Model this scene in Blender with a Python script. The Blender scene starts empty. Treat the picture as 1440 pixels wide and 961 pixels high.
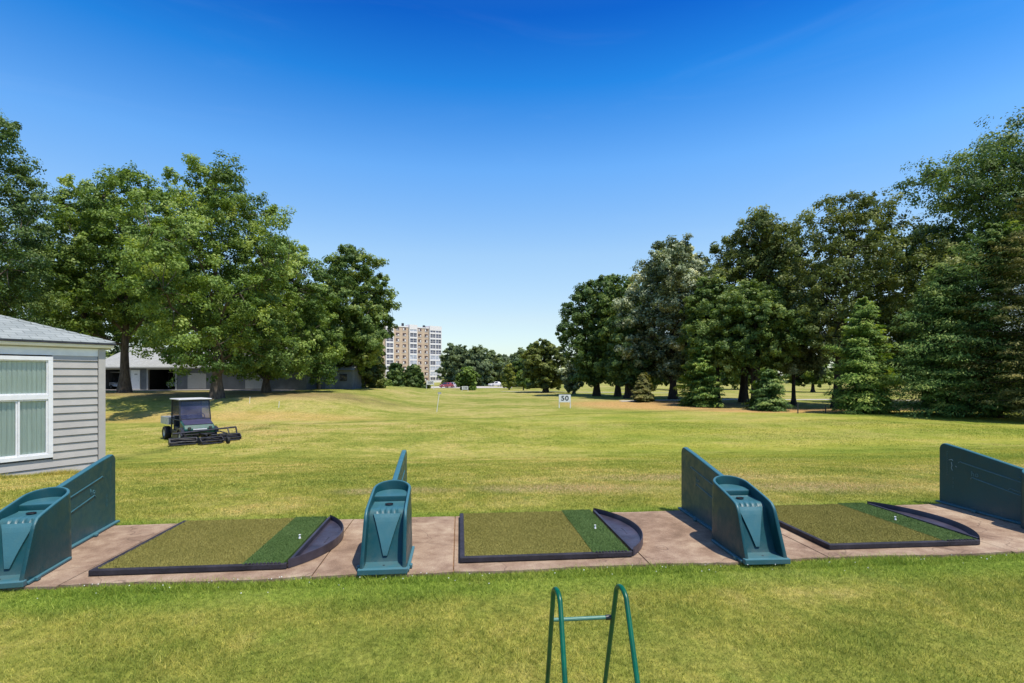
import bpy, math, random
import numpy as np
from mathutils import Vector, Matrix, Euler
PI = math.pi
scene = bpy.context.scene
COL = scene.collection
EYE, F = 1.62, 750.0            # eye height (m) and focal length in photograph pixels
HORIZ, CX = 528.0, 720.0
R_ = math.radians

# ------------------------------------------------------------------ terrain
SU, SV = (0.9952, 0.0978), (-0.0978, 0.9952)        # tee line axes (u along, v toward the range)
def uv2xy(u, v): return (u*SU[0] + v*SV[0], u*SU[1] + v*SV[1])
def smooth(t):
    t = np.clip(t, 0, 1); return t*t*(3-2*t)
def terrain(X, Y):
    X = np.asarray(X, float); Y = np.asarray(Y, float)
    v = X*SV[0] + Y*SV[1]
    z = -1.25*smooth((v-6.4)/14.5)
    z = z + 1.3*smooth((Y-33.5)/8)*smooth((-X-7)/10)*(1-smooth((Y-75)/40))
    z = z - 0.006*np.clip(Y-70, 0, 300)
    w = smooth((v-9)/14)
    z = z + w*(0.07*np.sin(X*.16+1)*np.cos(Y*.13) + 0.03*np.sin(X*.5+Y*.31))
    z = z + 0.28*np.exp(-((Y-37-0.02*X)/2.6)**2)*smooth((X-14)/10)*0.6
    z = z + smooth((Y-130)/200)*0.8*np.sin(X*.012+2)
    return z
def tz(x, y): return float(terrain(x, y))
def pos(px, Y):
    x = (px-CX)/F*Y
    return (x, Y, tz(x, Y))
def zat(py, Y): return EYE + (HORIZ-py)*Y/F

# ------------------------------------------------------------------ materials
def new_mat(name):
    m = bpy.data.materials.new(name); m.use_nodes = True
    nt = m.node_tree; nt.nodes.clear()
    return m, nt
class NT:
    def __init__(s, nt): s.nt = nt
    def n(s, typ, ins=None, **props):
        nd = s.nt.nodes.new(typ)
        for k, v in props.items(): setattr(nd, k, v)
        if ins:
            for k, v in ins.items():
                sock = nd.inputs[k]
                if isinstance(v, bpy.types.NodeSocket): s.nt.links.new(v, sock)
                elif isinstance(v, bpy.types.Node): s.nt.links.new(v.outputs[0], sock)
                else: sock.default_value = v
        return nd
    def math(s, op, a, b=0.0, clamp=False):
        return s.n('ShaderNodeMath', {0: a, 1: b}, operation=op, use_clamp=clamp).outputs[0]
    def mix(s, fac, a, b, blend='MIX'):
        nd = s.n('ShaderNodeMix', data_type='RGBA', blend_type=blend)
        for k, v in ((0, fac), (6, a), (7, b)):
            if isinstance(v, bpy.types.NodeSocket): s.nt.links.new(v, nd.inputs[k])
            else: nd.inputs[k].default_value = v
        return nd.outputs[2]
    def noise(s, vec, scale, detail=4, rough=.55, dist=0.0):
        nd = s.n('ShaderNodeTexNoise', {'Vector': vec, 'Scale': scale, 'Detail': detail, 'Roughness': rough, 'Distortion': dist})
        return nd.outputs[0]
    def ramp(s, fac, stops):
        nd = s.n('ShaderNodeValToRGB', {0: fac})
        cr = nd.color_ramp
        while len(cr.elements) > 1: cr.elements.remove(cr.elements[-1])
        cr.elements[0].position = stops[0][0]; cr.elements[0].color = c4(stops[0][1])
        for p, c in stops[1:]:
            e = cr.elements.new(p); e.color = c4(c)
        return nd.outputs[0]
    def mrange(s, v, a, b, c=0., d=1.):
        return s.n('ShaderNodeMapRange', {0: v, 1: a, 2: b, 3: c, 4: d}, interpolation_type='SMOOTHSTEP').outputs[0]
def c4(c):
    if isinstance(c, (int, float)): return (c, c, c, 1)
    return (c[0], c[1], c[2], 1)
def coords(t, scale=None):
    tc = t.n('ShaderNodeTexCoord').outputs['Object']
    if scale: tc = t.n('ShaderNodeMapping', {0: tc, 3: scale}).outputs[0]
    return tc

def mat_simple(name, col, rough=.6, metal=0., var=.12, scale=6., bump=0., bscale=40., spec=.5, col2=None, vscale=None):
    m, nt = new_mat(name); t = NT(nt)
    tc = coords(t, vscale)
    n1 = t.noise(tc, scale, 5)
    c2 = col2 if col2 else tuple(c*(1-var*2) for c in col)
    c1 = tuple(min(1, c*(1+var)) for c in col)
    colr = t.ramp(n1, [(.3, c2), (.7, c1)])
    rr = t.mrange(t.noise(tc, scale*3, 3), .3, .7, rough*.85, min(1, rough*1.15))
    b = t.n('ShaderNodeBsdfPrincipled', {'Base Color': colr, 'Roughness': rr, 'Metallic': metal, 'Specular IOR Level': spec})
    if bump:
        bn = t.n('ShaderNodeBump', {'Strength': bump, 'Distance': .02, 'Height': t.noise(tc, bscale, 4)})
        nt.links.new(bn.outputs[0], b.inputs['Normal'])
    o = t.n('ShaderNodeOutputMaterial', {0: b})
    return m

M = {}
# lawn colour group, shared by the ground sheet and the blades
lg = bpy.data.node_groups.new('lawn_colour', 'ShaderNodeTree')
lg.interface.new_socket('Color', in_out='OUTPUT', socket_type='NodeSocketColor')
lg.interface.new_socket('Dry', in_out='OUTPUT', socket_type='NodeSocketFloat')
t = NT(lg)
P = t.n('ShaderNodeNewGeometry').outputs['Position']
sx = t.n('ShaderNodeSeparateXYZ', {0: P})
PX, PY = sx.outputs[0], sx.outputs[1]
flat = t.n('ShaderNodeCombineXYZ', {0: PX, 1: PY, 2: 0.0}).outputs[0]
n_big = t.noise(flat, .09, 4, .6)
n_mid = t.noise(flat, .55, 5, .65)
n_sm = t.noise(flat, 3.2, 4, .6)
n_fine = t.noise(flat, 22., 3, .7)
GREEN, YEL, TAN = (.235, .275, .048), (.47, .41, .125), (.70, .42, .16)
f0 = t.math('ADD', t.math('MULTIPLY', n_big, .9), t.math('ADD', t.math('MULTIPLY', n_mid, .7), t.math('MULTIPLY', n_sm, .35)))
col = t.ramp(t.mrange(f0, .76, 1.18), [(0, GREEN), (.42, (.36, .35, .075)), (.75, YEL), (1, (.54, .42, .15))])
Vc = t.math('ADD', t.math('MULTIPLY', PX, SV[0]), t.math('MULTIPLY', PY, SV[1]))
Uc = t.math('ADD', t.math('MULTIPLY', PX, SU[0]), t.math('MULTIPLY', PY, SU[1]))
# mown bands that run parallel to the tee line, stronger on the right
wob = t.math('MULTIPLY', t.noise(flat, .12, 3), 5.0)
band = t.math('SINE', t.math('ADD', t.math('MULTIPLY', Vc, 1.15), wob))
bmask = t.math('MULTIPLY', t.mrange(Uc, -4., 9.), t.math('MULTIPLY', t.mrange(Vc, 8., 12.), t.mrange(Vc, 45., 34.)))
lime = t.mix(t.math('MULTIPLY', t.mrange(band, -.6, .9), .8), (.25, .32, .035, 1), (.43, .42, .055, 1))
col = t.mix(t.math('MULTIPLY', bmask, .42), col, lime)
def blob(cx, cy, rx, ry, soft=.55, amp=.9):
    dx = t.math('DIVIDE', t.math('SUBTRACT', PX, cx), rx); dy = t.math('DIVIDE', t.math('SUBTRACT', PY, cy), ry)
    d = t.math('SQRT', t.math('ADD', t.math('MULTIPLY', dx, dx), t.math('MULTIPLY', dy, dy)))
    d = t.math('ADD', d, t.math('MULTIPLY', t.math('SUBTRACT', n_mid, .5), amp))
    return t.mrange(d, 1+soft*.5, 1-soft)
dry = None
for b_ in [(-25, 34.2, 11, 2.4), (-15, 35.0, 7, 1.8), (13.5, 52, 9, 9, .45, .7), (23, 43.5, 10, 2.6)]:
    m_ = t.math('MULTIPLY', blob(*b_), .45 if b_[0] < 0 else 1.0); dry = m_ if dry is None else t.math('MAXIMUM', dry, m_)
tanc = t.mix(n_sm, c4(TAN), c4((.56, .32, .11)))
col = t.mix(t.math('MULTIPLY', dry, .9), col, tanc)
# bare soil under the tree rows, its dark tone also painted as tree shade
soil_shade = None
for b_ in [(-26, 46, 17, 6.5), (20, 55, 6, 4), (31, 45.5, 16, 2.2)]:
    m_ = blob(*b_); soil_shade = m_ if soil_shade is None else t.math('MAXIMUM', soil_shade, m_)
col = t.mix(t.math('MULTIPLY', soil_shade, .7), col, c4((.30, .19, .10)))
# scuffed divots just beyond the mats
sc = None
for b_ in [(.9, 7.8, 1.5, .42, .9, 2.4), (4.6, 7.9, 1.6, .5, .9, 2.4), (-1.6, 7.6, .9, .3, .9, 2.4), (3.0, 8.9, 1.8, .5, .9, 2.6)]:
    m_ = blob(*b_); sc = m_ if sc is None else t.math('MAXIMUM', sc, m_)
col = t.mix(t.math('MULTIPLY', sc, t.mrange(n_fine, .38, .62, .1, .85)), col, c4((.52, .37, .23)))
# lusher strip against the concrete edges
lush = t.math('MAXIMUM', t.math('MULTIPLY', t.mrange(Vc, 3.72, 4.12), t.mrange(Vc, 5.2, 5.0)), t.math('MULTIPLY', t.mrange(Vc, 6.55, 6.15), t.mrange(Vc, 5.4, 5.6)))
col = t.mix(t.math('MULTIPLY', lush, .6), col, c4((.20, .315, .04)))
# random lusher clumps
# faint dark lines, shade of the ground's step painted into the lawn colour
def step_shade(e, lo, hi, P_):
    d = t.math('ADD', e, t.math('MULTIPLY', t.math('SUBTRACT', n_mid, .5), 2.2))
    k = t.mrange(t.math('ABSOLUTE', d), .75, .05)
    return t.math('MULTIPLY', k, t.math('MULTIPLY', t.mrange(P_, lo-2, lo+2), t.mrange(P_, hi+2, hi-2)))
s1 = step_shade(t.math('SUBTRACT', PY, t.math('ADD', t.math('MULTIPLY', PX, .444), 36.9)), -14, 17, PX)
s2 = step_shade(t.math('ADD', PX, 13.3), 14, 30, PY)
col = t.mix(t.math('MULTIPLY', t.math('MAXIMUM', s1, s2), t.mrange(n_sm, .35, .6, .15, .6)), col, c4((.13, .15, .035)))
cl = t.math('MULTIPLY', t.mrange(t.noise(flat, 1.1, 3, .6), .60, .72), .55)
col = t.mix(cl, col, c4((.20, .29, .045)))
col = t.mix(t.mrange(n_fine, .25, .75), t.mix(1.0, col, (.72, .74, .70, 1), 'MULTIPLY'), t.mix(1.0, col, (1.28, 1.25, 1.25, 1), 'MULTIPLY'))
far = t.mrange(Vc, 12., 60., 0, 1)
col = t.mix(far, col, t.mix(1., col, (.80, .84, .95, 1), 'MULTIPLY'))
grain = t.noise(flat, 1.9, 8, .82)
col = t.mix(1., col, t.ramp(grain, [(.34, (.84, .86, .82)), (.5, (1, 1, 1)), (.66, (1.14, 1.1, 1.1))]), 'MULTIPLY')
go = t.n('NodeGroupOutput'); lg.links.new(col, go.inputs[0]); lg.links.new(dry, go.inputs[1])

def lawn_mat(name, blades):
    m, nt = new_mat(name); t = NT(nt)
    g = t.n('ShaderNodeGroup'); g.node_tree = lg
    col = g.outputs[0]
    if blades:
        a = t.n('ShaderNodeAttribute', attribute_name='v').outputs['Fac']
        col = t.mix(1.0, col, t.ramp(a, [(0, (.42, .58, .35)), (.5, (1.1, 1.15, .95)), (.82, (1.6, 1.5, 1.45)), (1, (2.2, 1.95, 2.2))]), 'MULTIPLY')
        d = t.n('ShaderNodeBsdfPrincipled', {'Base Color': col, 'Roughness': .55, 'Specular IOR Level': .25})
        tr = t.n('ShaderNodeBsdfTranslucent', {0: col})
        sh = t.n('ShaderNodeMixShader', {0: .35, 1: d, 2: tr})
        t.n('ShaderNodeOutputMaterial', {0: sh})
    else:
        P = t.n('ShaderNodeNewGeometry').outputs['Position']
        h = t.math('ADD', t.noise(P, 60., 4, .7), t.math('MULTIPLY', t.noise(P, 9., 4, .7), 1.5))
        sp = t.noise(t.n('ShaderNodeMapping', {0: P, 3: (1, .6, 1)}).outputs[0], 9., 7, .8)
        col = t.mix(1.0, col, t.ramp(sp, [(.32, (.55, .60, .5)), (.5, (1, 1, 1)), (.68, (1.35, 1.28, 1.25))]), 'MULTIPLY')
        bn = t.n('ShaderNodeBump', {'Strength': .75, 'Distance': .05, 'Height': h})
        d = t.n('ShaderNodeBsdfPrincipled', {'Base Color': col, 'Roughness': .95, 'Specular IOR Level': .05, 'Normal': bn})
        t.n('ShaderNodeOutputMaterial', {0: d})
    return m
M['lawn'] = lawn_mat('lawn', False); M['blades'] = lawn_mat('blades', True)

def leaf_mat(name, dark, light, tip=None, trans=.3, gloss=.5):
    m, nt = new_mat(name); t = NT(nt)
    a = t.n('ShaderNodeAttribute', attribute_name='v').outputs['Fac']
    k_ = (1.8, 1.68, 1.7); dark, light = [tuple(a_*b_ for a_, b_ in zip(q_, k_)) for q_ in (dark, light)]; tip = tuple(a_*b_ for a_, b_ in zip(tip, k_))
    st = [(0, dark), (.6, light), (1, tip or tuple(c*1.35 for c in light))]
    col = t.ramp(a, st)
    P = t.n('ShaderNodeNewGeometry').outputs['Position']
    nn = t.noise(P, .35, 3)
    col = t.mix(t.mrange(nn, .3, .7), t.mix(1., col, (.8, .86, .85, 1), 'MULTIPLY'), t.mix(1., col, (1.15, 1.1, 1.0, 1), 'MULTIPLY'))
    d = t.n('ShaderNodeBsdfPrincipled', {'Base Color': col, 'Roughness': gloss, 'Specular IOR Level': .22})
    tr = t.n('ShaderNodeBsdfTranslucent', {0: t.mix(1., col, (1.25, 1.25, .6, 1), 'MULTIPLY')})
    sh = t.n('ShaderNodeMixShader', {0: trans, 1: d, 2: tr})
    t.n('ShaderNodeOutputMaterial', {0: sh})
    return m
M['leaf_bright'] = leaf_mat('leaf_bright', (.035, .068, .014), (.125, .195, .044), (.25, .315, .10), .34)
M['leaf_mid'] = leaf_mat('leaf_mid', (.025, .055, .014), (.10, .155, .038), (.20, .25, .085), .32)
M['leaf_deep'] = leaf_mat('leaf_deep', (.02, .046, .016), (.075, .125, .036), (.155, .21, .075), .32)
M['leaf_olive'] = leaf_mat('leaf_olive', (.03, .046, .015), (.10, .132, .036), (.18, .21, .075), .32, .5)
M['leaf_silver'] = leaf_mat('leaf_silver', (.03, .05, .025), (.16, .20, .11), (.46, .50, .38), .25, .45)  # pale tip colour also paints in the crown's silvery highlights
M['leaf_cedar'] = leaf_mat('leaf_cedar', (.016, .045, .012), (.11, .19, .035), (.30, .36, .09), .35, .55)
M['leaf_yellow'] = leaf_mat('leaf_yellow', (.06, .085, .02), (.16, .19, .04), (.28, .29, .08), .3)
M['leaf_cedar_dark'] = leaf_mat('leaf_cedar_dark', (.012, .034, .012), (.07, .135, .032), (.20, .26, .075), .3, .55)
M['leaf_haze'] = leaf_mat('leaf_haze', (.05, .075, .04), (.105, .145, .065), (.16, .20, .10), .3)  # distance haze put into the leaf colour, paler and bluer
M['leaf_brown'] = leaf_mat('leaf_brown', (.025, .04, .014), (.11, .12, .035), (.20, .19, .07), .3, .55)

def bark(name, c1, c2):
    m, nt = new_mat(name); t = NT(nt)
    tc = coords(t, (1, 1, .22))
    n1 = t.noise(tc, 9, 6, .7)
    b = t.n('ShaderNodeBsdfPrincipled', {'Base Color': t.ramp(n1, [(.3, c1), (.7, c2)]), 'Roughness': .9, 'Specular IOR Level': .1,
            'Normal': t.n('ShaderNodeBump', {'Strength': .9, 'Distance': .05, 'Height': n1}).outputs[0]})
    t.n('ShaderNodeOutputMaterial', {0: b}); return m
M['bark'] = bark('bark', (.05, .038, .03), (.17, .14, .115))
M['bark_dark'] = bark('bark_dark', (.025, .02, .017), (.085, .07, .06))

# worn concrete
m, nt = new_mat('concrete'); t = NT(nt)
P = t.n('ShaderNodeNewGeometry').outputs['Position']
a = t.noise(P, 1.1, 5, .6, .6); b_ = t.noise(P, 5., 6, .7); c_ = t.noise(P, 90., 4, .8)
s0 = t.math('ADD', t.math('MULTIPLY', a, .62), t.math('MULTIPLY', b_, .62))
colr = t.ramp(t.mrange(s0, .38, .86), [(0, (.19, .125, .085)), (.35, (.28, .188, .128)), (.65, (.365, .26, .18)), (1, (.48, .37, .26))])
colr = t.mix(1., colr, t.ramp(c_, [(.32, (.72, .70, .70)), (.5, (1, 1, 1)), (.7, (1.18, 1.18, 1.2))]), 'MULTIPLY')
crk = t.n('ShaderNodeTexVoronoi', {'Vector': t.n('ShaderNodeVectorMath', {0: P, 1: t.n('ShaderNodeTexNoise', {'Vector': P, 'Scale': 2.}).outputs[1]}, operation='ADD').outputs[0], 'Scale': .55}, feature='DISTANCE_TO_EDGE').outputs[0]
colr = t.mix(t.math('MULTIPLY', t.mrange(crk, .006, .001), .55), colr, (.12, .08, .06, 1))
bn = t.n('ShaderNodeBump', {'Strength': .35, 'Distance': .01, 'Height': t.math('ADD', c_, b_)})
t.n('ShaderNodeOutputMaterial', {0: t.n('ShaderNodeBsdfPrincipled', {'Base Color': colr, 'Roughness': .9, 'Specular IOR Level': .2, 'Normal': bn.outputs[0]})})
M['concrete'] = m
M['dirt'] = mat_simple('dirt', (.30, .17, .09), .95, var=.25, scale=12, bump=.6, bscale=60, spec=.1)
M['asphalt'] = mat_simple('asphalt', (.30, .27, .25), .9, var=.15, scale=3, bump=.2, spec=.2)
M['path'] = mat_simple('pathmat', (.52, .48, .42), .9, var=.1, scale=3, bump=.2, spec=.2)

# moulded plastic with scuffs and sun bleached edges
m, nt = new_mat('teal_plastic'); t = NT(nt)
tc = coords(t)
a = t.noise(tc, 3.5, 5, .6); fine = t.noise(t.n('ShaderNodeMapping', {0: tc, 3: (1, 1, .12)}).outputs[0], 30., 5, .75)
geo = t.n('ShaderNodeNewGeometry')
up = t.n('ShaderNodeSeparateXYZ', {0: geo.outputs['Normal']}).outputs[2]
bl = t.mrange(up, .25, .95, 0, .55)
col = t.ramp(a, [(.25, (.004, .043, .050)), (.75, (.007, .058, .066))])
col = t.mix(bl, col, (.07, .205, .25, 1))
col = t.mix(t.math('MULTIPLY', t.mrange(fine, .60, .80), .35), col, (.16, .24, .25, 1))
dz = t.n('ShaderNodeSeparateXYZ', {0: tc}).outputs[2]
dirt = t.math('MULTIPLY', t.mrange(dz, .16, .0), t.mrange(t.noise(tc, 9, 5, .7), .35, .65))
col = t.mix(t.math('MULTIPLY', dirt, .28), col, (.13, .13, .10, 1))
scr = t.noise(t.n('ShaderNodeMapping', {0: tc, 2: (0, .5, 0), 3: (3, 1.2, 14)}).outputs[0], 11., 4, .8, 1.2)
col = t.mix(t.mrange(scr, .68, .76, 0, .35), col, (.17, .25, .26, 1))
pt = t.mrange(geo.outputs['Pointiness'], .52, .6, 0, .5)
col = t.mix(pt, col, (.10, .26, .31, 1))
rr = t.mrange(t.noise(tc, 14, 4), .3, .7, .28, .5)
t.n('ShaderNodeOutputMaterial', {0: t.n('ShaderNodeBsdfPrincipled', {'Base Color': col, 'Roughness': rr, 'Specular IOR Level': .32,
    'Normal': t.n('ShaderNodeBump', {'Strength': .12, 'Distance': .01, 'Height': t.noise(tc, 60, 3)}).outputs[0]})})
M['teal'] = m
M['teal_dark'] = mat_simple('teal_edge', (.045, .14, .165), .4, var=.1)
M['black_hole'] = mat_simple('black_hole', (.012, .012, .014), .5)
M['rubber'] = mat_simple('rubber', (.030, .026, .034), .62, var=.25, scale=9, bump=.25, bscale=50, spec=.4)
M['rubber_tray'] = mat_simple('rubber_tray', (.055, .048, .068), .42, var=.25, scale=5, bump=.1, spec=.5)
def turf(name, c1, c2, scale=30):
    m, nt = new_mat(name); t = NT(nt)
    P = t.n('ShaderNodeNewGeometry').outputs['Position']
    f = t.math('ADD', t.math('MULTIPLY', t.noise(P, 2.2, 5, .65), .6), t.math('MULTIPLY', t.noise(P, 160, 3, .8), .4))
    at = t.n('ShaderNodeAttribute', attribute_name='v').outputs['Fac']
    col = t.ramp(t.math('ADD', t.math('MULTIPLY', f, .7), t.math('MULTIPLY', at, .3)), [(.3, c1), (.62, c2)])
    b = t.n('ShaderNodeBsdfPrincipled', {'Base Color': col, 'Roughness': .8, 'Specular IOR Level': .15,
        'Normal': t.n('ShaderNodeBump', {'Strength': .8, 'Distance': .01, 'Height': t.noise(P, 220, 2)}).outputs[0]})
    t.n('ShaderNodeOutputMaterial', {0: b}); return m
M['turf_olive'] = turf('turf_olive', (.24, .225, .055), (.37, .325, .095))
M['turf_green'] = turf('turf_green', (.07, .13, .032), (.155, .235, .078))
M['green_paint'] = mat_simple('green_paint', (.0, .10, .052), .32, var=.15, scale=12, spec=.4)
M['green_paint_worn'] = mat_simple('green_paint_worn', (.03, .14, .10), .4, var=.2, scale=60, spec=.5, col2=(.12, .25, .20), vscale=(.6, 3, 3))
M['white'] = mat_simple('white_paint', (.80, .80, .80), .45, var=.04)
M['white_board'] = mat_simple('white_board', (.80, .80, .80), .5, var=.05)
M['ink'] = mat_simple('ink', (.02, .022, .03), .6)
M['grey_trim'] = mat_simple('grey_trim', (.40, .40, .385), .6, var=.05)
M['siding'] = mat_simple('siding', (.455, .43, .40), .75, var=.05, scale=2.5, bump=.15, bscale=30, spec=.2)
M['siding_dark'] = mat_simple('siding_dark', (.22, .23, .24), .75, var=.06, scale=1.5, bump=.15, spec=.2)
M['garage_siding'] = mat_simple('garage_siding', (.15, .165, .18), .8, var=.12, scale=1.2, spec=.2)
M['joint'] = mat_simple('joint', (.03, .028, .028), .9)
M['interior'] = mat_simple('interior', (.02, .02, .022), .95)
M['curtain'] = mat_simple('curtain', (.80, .88, .78), .8, var=.06, scale=5, vscale=(6, 6, .3))
M['metal'] = mat_simple('metal', (.55, .56, .57), .4, metal=.8)
M['alu'] = mat_simple('alu', (.50, .52, .53), .45, metal=.35)
M['dark_metal'] = mat_simple('dark_metal', (.035, .035, .045), .45, var=.3, spec=.5)
M['tyre'] = mat_simple('tyre', (.018, .018, .02), .8)
M['cart_green'] = mat_simple('cart_green', (.008, .085, .068), .35)
M['cart_roof'] = mat_simple('cart_roof', (.62, .61, .60), .5, var=.12, scale=4)
M['cart_blue'] = mat_simple('cart_blue', (.05, .05, .10), .35)
M['car_red'] = mat_simple('car_red', (.30, .05, .06), .25, spec=.6)
M['car_white'] = mat_simple('car_white', (.78, .77, .80), .25, spec=.6)
M['car_pink'] = mat_simple('car_silver', (.62, .55, .60), .25, spec=.6)
M['dark_glass'] = mat_simple('dark_glass', (.03, .035, .05), .1, var=.3, spec=.8)
M['brick'] = mat_simple('brick', (.64, .475, .345), .85, var=.10, scale=.8, bump=.1, spec=.2)
M['bay_white'] = mat_simple('bay_white', (.86, .80, .78), .7, var=.04, spec=.3)
M['apt_glass'] = mat_simple('apt_glass', (.085, .09, .14), .15, var=.5, scale=.45, col2=(.03, .03, .05), spec=.7)
M['apt_glass_light'] = mat_simple('apt_glass_light', (.52, .54, .60), .25, var=.3, scale=.6, col2=(.22, .23, .3), spec=.7)
M['apt_window'] = mat_simple('apt_window', (.12, .07, .07), .2, var=.3, scale=.5, spec=.6)
M['clover'] = mat_simple('clover', (.75, .74, .68), .8)
M['scuff'] = mat_simple('scuff', (.30, .42, .42), .7)
m, nt = new_mat('glass'); t = NT(nt)
fr = t.n('ShaderNodeFresnel', {0: 1.5}).outputs[0]
t.n('ShaderNodeOutputMaterial', {0: t.n('ShaderNodeMixShader', {0: t.math('MULTIPLY', fr, .75), 1: t.n('ShaderNodeBsdfTransparent', {0: (.93, .97, .94, 1)}), 2: t.n('ShaderNodeBsdfGlossy', {0: (1, 1, 1, 1), 1: .02})})})
M['glass'] = m
m, nt = new_mat('windscreen'); t = NT(nt)
tc = coords(t)
hz = t.ramp(t.noise(tc, 2., 3), [(.35, (.04, .04, .10)), (.65, (.10, .10, .19))])
t.n('ShaderNodeOutputMaterial', {0: t.n('ShaderNodeMixShader', {0: .6, 1: t.n('ShaderNodeBsdfTransparent', {0: (.6, .6, .7, 1)}), 2: t.n('ShaderNodeBsdfPrincipled', {'Base Color': hz, 'Roughness': .15})})})
M['windscreen'] = m
# asphalt shingles: rows follow height on the slope
def shingle(name, axis, c1, c2):
    m, nt = new_mat(name); t = NT(nt)
    tc = t.n('ShaderNodeTexCoord').outputs['Object']
    s = t.n('ShaderNodeSeparateXYZ', {0: tc})
    vec = t.n('ShaderNodeCombineXYZ', {0: s.outputs[axis], 1: t.math('MULTIPLY', s.outputs[2], 2.6), 2: 0.}).outputs[0]
    br = t.n('ShaderNodeTexBrick', {'Vector': vec, 'Color1': c4(c1), 'Color2': c4(c2), 'Mortar': c4(tuple(c*.55 for c in c1)), 'Scale': 1., 'Mortar Size': .006, 'Brick Width': .30, 'Row Height': .14, 'Bias': 0.})
    col = t.mix(1., br.outputs[0], t.ramp(t.noise(tc, 60, 4, .8), [(.3, (.85, .85, .85)), (.7, (1.12, 1.12, 1.12))]), 'MULTIPLY')
    b = t.n('ShaderNodeBsdfPrincipled', {'Base Color': col, 'Roughness': .95, 'Specular IOR Level': .1,
        'Normal': t.n('ShaderNodeBump', {'Strength': .6, 'Distance': .02, 'Height': br.outputs[0]}).outputs[0]})
    t.n('ShaderNodeOutputMaterial', {0: b}); return m
M['shingle'] = shingle('shingle', 0, (.26, .285, .275), (.33, .355, .34))
M['shingle_side'] = shingle('shingle_side', 1, (.26, .285, .275), (.33, .355, .34))
M['shingle_garage'] = shingle('shingle_garage', 0, (.34, .345, .33), (.41, .415, .40))

# ------------------------------------------------------------------ objects
def tag(o, label=None, cat=None, group=None, kind=None):
    if label: o['label'] = label
    if cat: o['category'] = cat
    if group: o['group'] = group
    if kind: o['kind'] = kind
    return o
def empty(name, loc, rz=0, label=None, cat=None, group=None):
    o = bpy.data.objects.new(name, None); COL.objects.link(o)
    o.location = loc; o.rotation_euler = (0, 0, rz); o.empty_display_size = .2
    return tag(o, label, cat, group)
def link_mesh(name, me, mat, parent=None, smooth=False, bevel=0, loc=None, seg=2):
    o = bpy.data.objects.new(name, me); COL.objects.link(o)
    for mm in (mat if isinstance(mat, (list, tuple)) else [mat]): me.materials.append(mm)
    if parent: o.parent = parent
    if loc: o.location = loc
    if smooth: me.polygons.foreach_set('use_smooth', [True]*len(me.polygons))
    if bevel:
        b = o.modifiers.new('bevel', 'BEVEL'); b.width = bevel; b.segments = seg; b.limit_method = 'ANGLE'; b.angle_limit = R_(35)
        if not smooth: b.harden_normals = False
    return o
class MB:
    def __init__(s): s.v = []; s.f = []; s.m = []
    def add(s, vs, fs, mi=0, mtx=None):
        o = len(s.v)
        for p in vs:
            p = Vector(p)
            if mtx: p = mtx @ p
            s.v.append(tuple(p))
        for f in fs: s.f.append(tuple(i+o for i in f)); s.m.append(mi)
        return s
    def box(s, x0, x1, y0, y1, z0, z1, mi=0, mtx=None):
        vs = [(x, y, z) for z in (z0, z1) for y in (y0, y1) for x in (x0, x1)]
        return s.add(vs, [(0, 2, 3, 1), (4, 5, 7, 6), (0, 1, 5, 4), (2, 6, 7, 3), (0, 4, 6, 2), (1, 3, 7, 5)], mi, mtx)
    def prism(s, poly, axis, a, b, mi=0, mtx=None):
        """extrude a 2D polygon (ccw) along axis 'x','y' or 'z' from a to b"""
        def mk(p, c):
            return {'x': (c, p[0], p[1]), 'y': (p[0], c, p[1]), 'z': (p[0], p[1], c)}[axis]
        n = len(poly)
        vs = [mk(p, a) for p in poly] + [mk(p, b) for p in poly]
        fs = [tuple(range(n))[::-1], tuple(range(n, 2*n))] + [(i, (i+1) % n, n+(i+1) % n, n+i) for i in range(n)]
        return s.add(vs, fs, mi, mtx)
    def tube(s, pts, r, n=8, mi=0, mtx=None, cap=True):
        pts = [Vector(p) for p in pts]
        rs = r if isinstance(r, (list, tuple)) else [r]*len(pts)
        vs = []; ref = None
        for i, p in enumerate(pts):
            d = (pts[min(i+1, len(pts)-1)]-pts[max(i-1, 0)]).normalized()
            if ref is None:
                ref = Vector((1, 0, 0)) if abs(d.x) < .8 else Vector((0, 1, 0))
            a = (ref - d*ref.dot(d)).normalized(); b = d.cross(a); ref = a
            for k in range(n):
                an = 2*PI*k/n
                vs.append(p + (a*math.cos(an)+b*math.sin(an))*rs[i])
        fs = [(i*n+k, i*n+(k+1) % n, (i+1)*n+(k+1) % n, (i+1)*n+k) for i in range(len(pts)-1) for k in range(n)]
        if cap: fs += [tuple(range(n))[::-1], tuple(range((len(pts)-1)*n, len(pts)*n))]
        return s.add(vs, fs, mi, mtx)
    def lathe(s, prof, n=20, mi=0, mtx=None):
        vs = [(r*math.cos(2*PI*k/n), r*math.sin(2*PI*k/n), z) for r, z in prof for k in range(n)]
        fs = [(i*n+k, i*n+(k+1) % n, (i+1)*n+(k+1) % n, (i+1)*n+k) for i in range(len(prof)-1) for k in range(n)]
        return s.add(vs, fs, mi, mtx)
    def build(s, name, mat, parent=None, smooth=False, bevel=0, seg=2, loc=None):
        me = bpy.data.meshes.new(name); me.from_pydata(s.v, [], s.f); me.update()
        o = link_mesh(name, me, mat, parent, smooth, bevel, loc, seg)
        if any(s.m): me.polygons.foreach_set('material_index', s.m)
        if smooth:
            me.set_sharp_from_angle(angle=R_(40))
        return o
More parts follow.
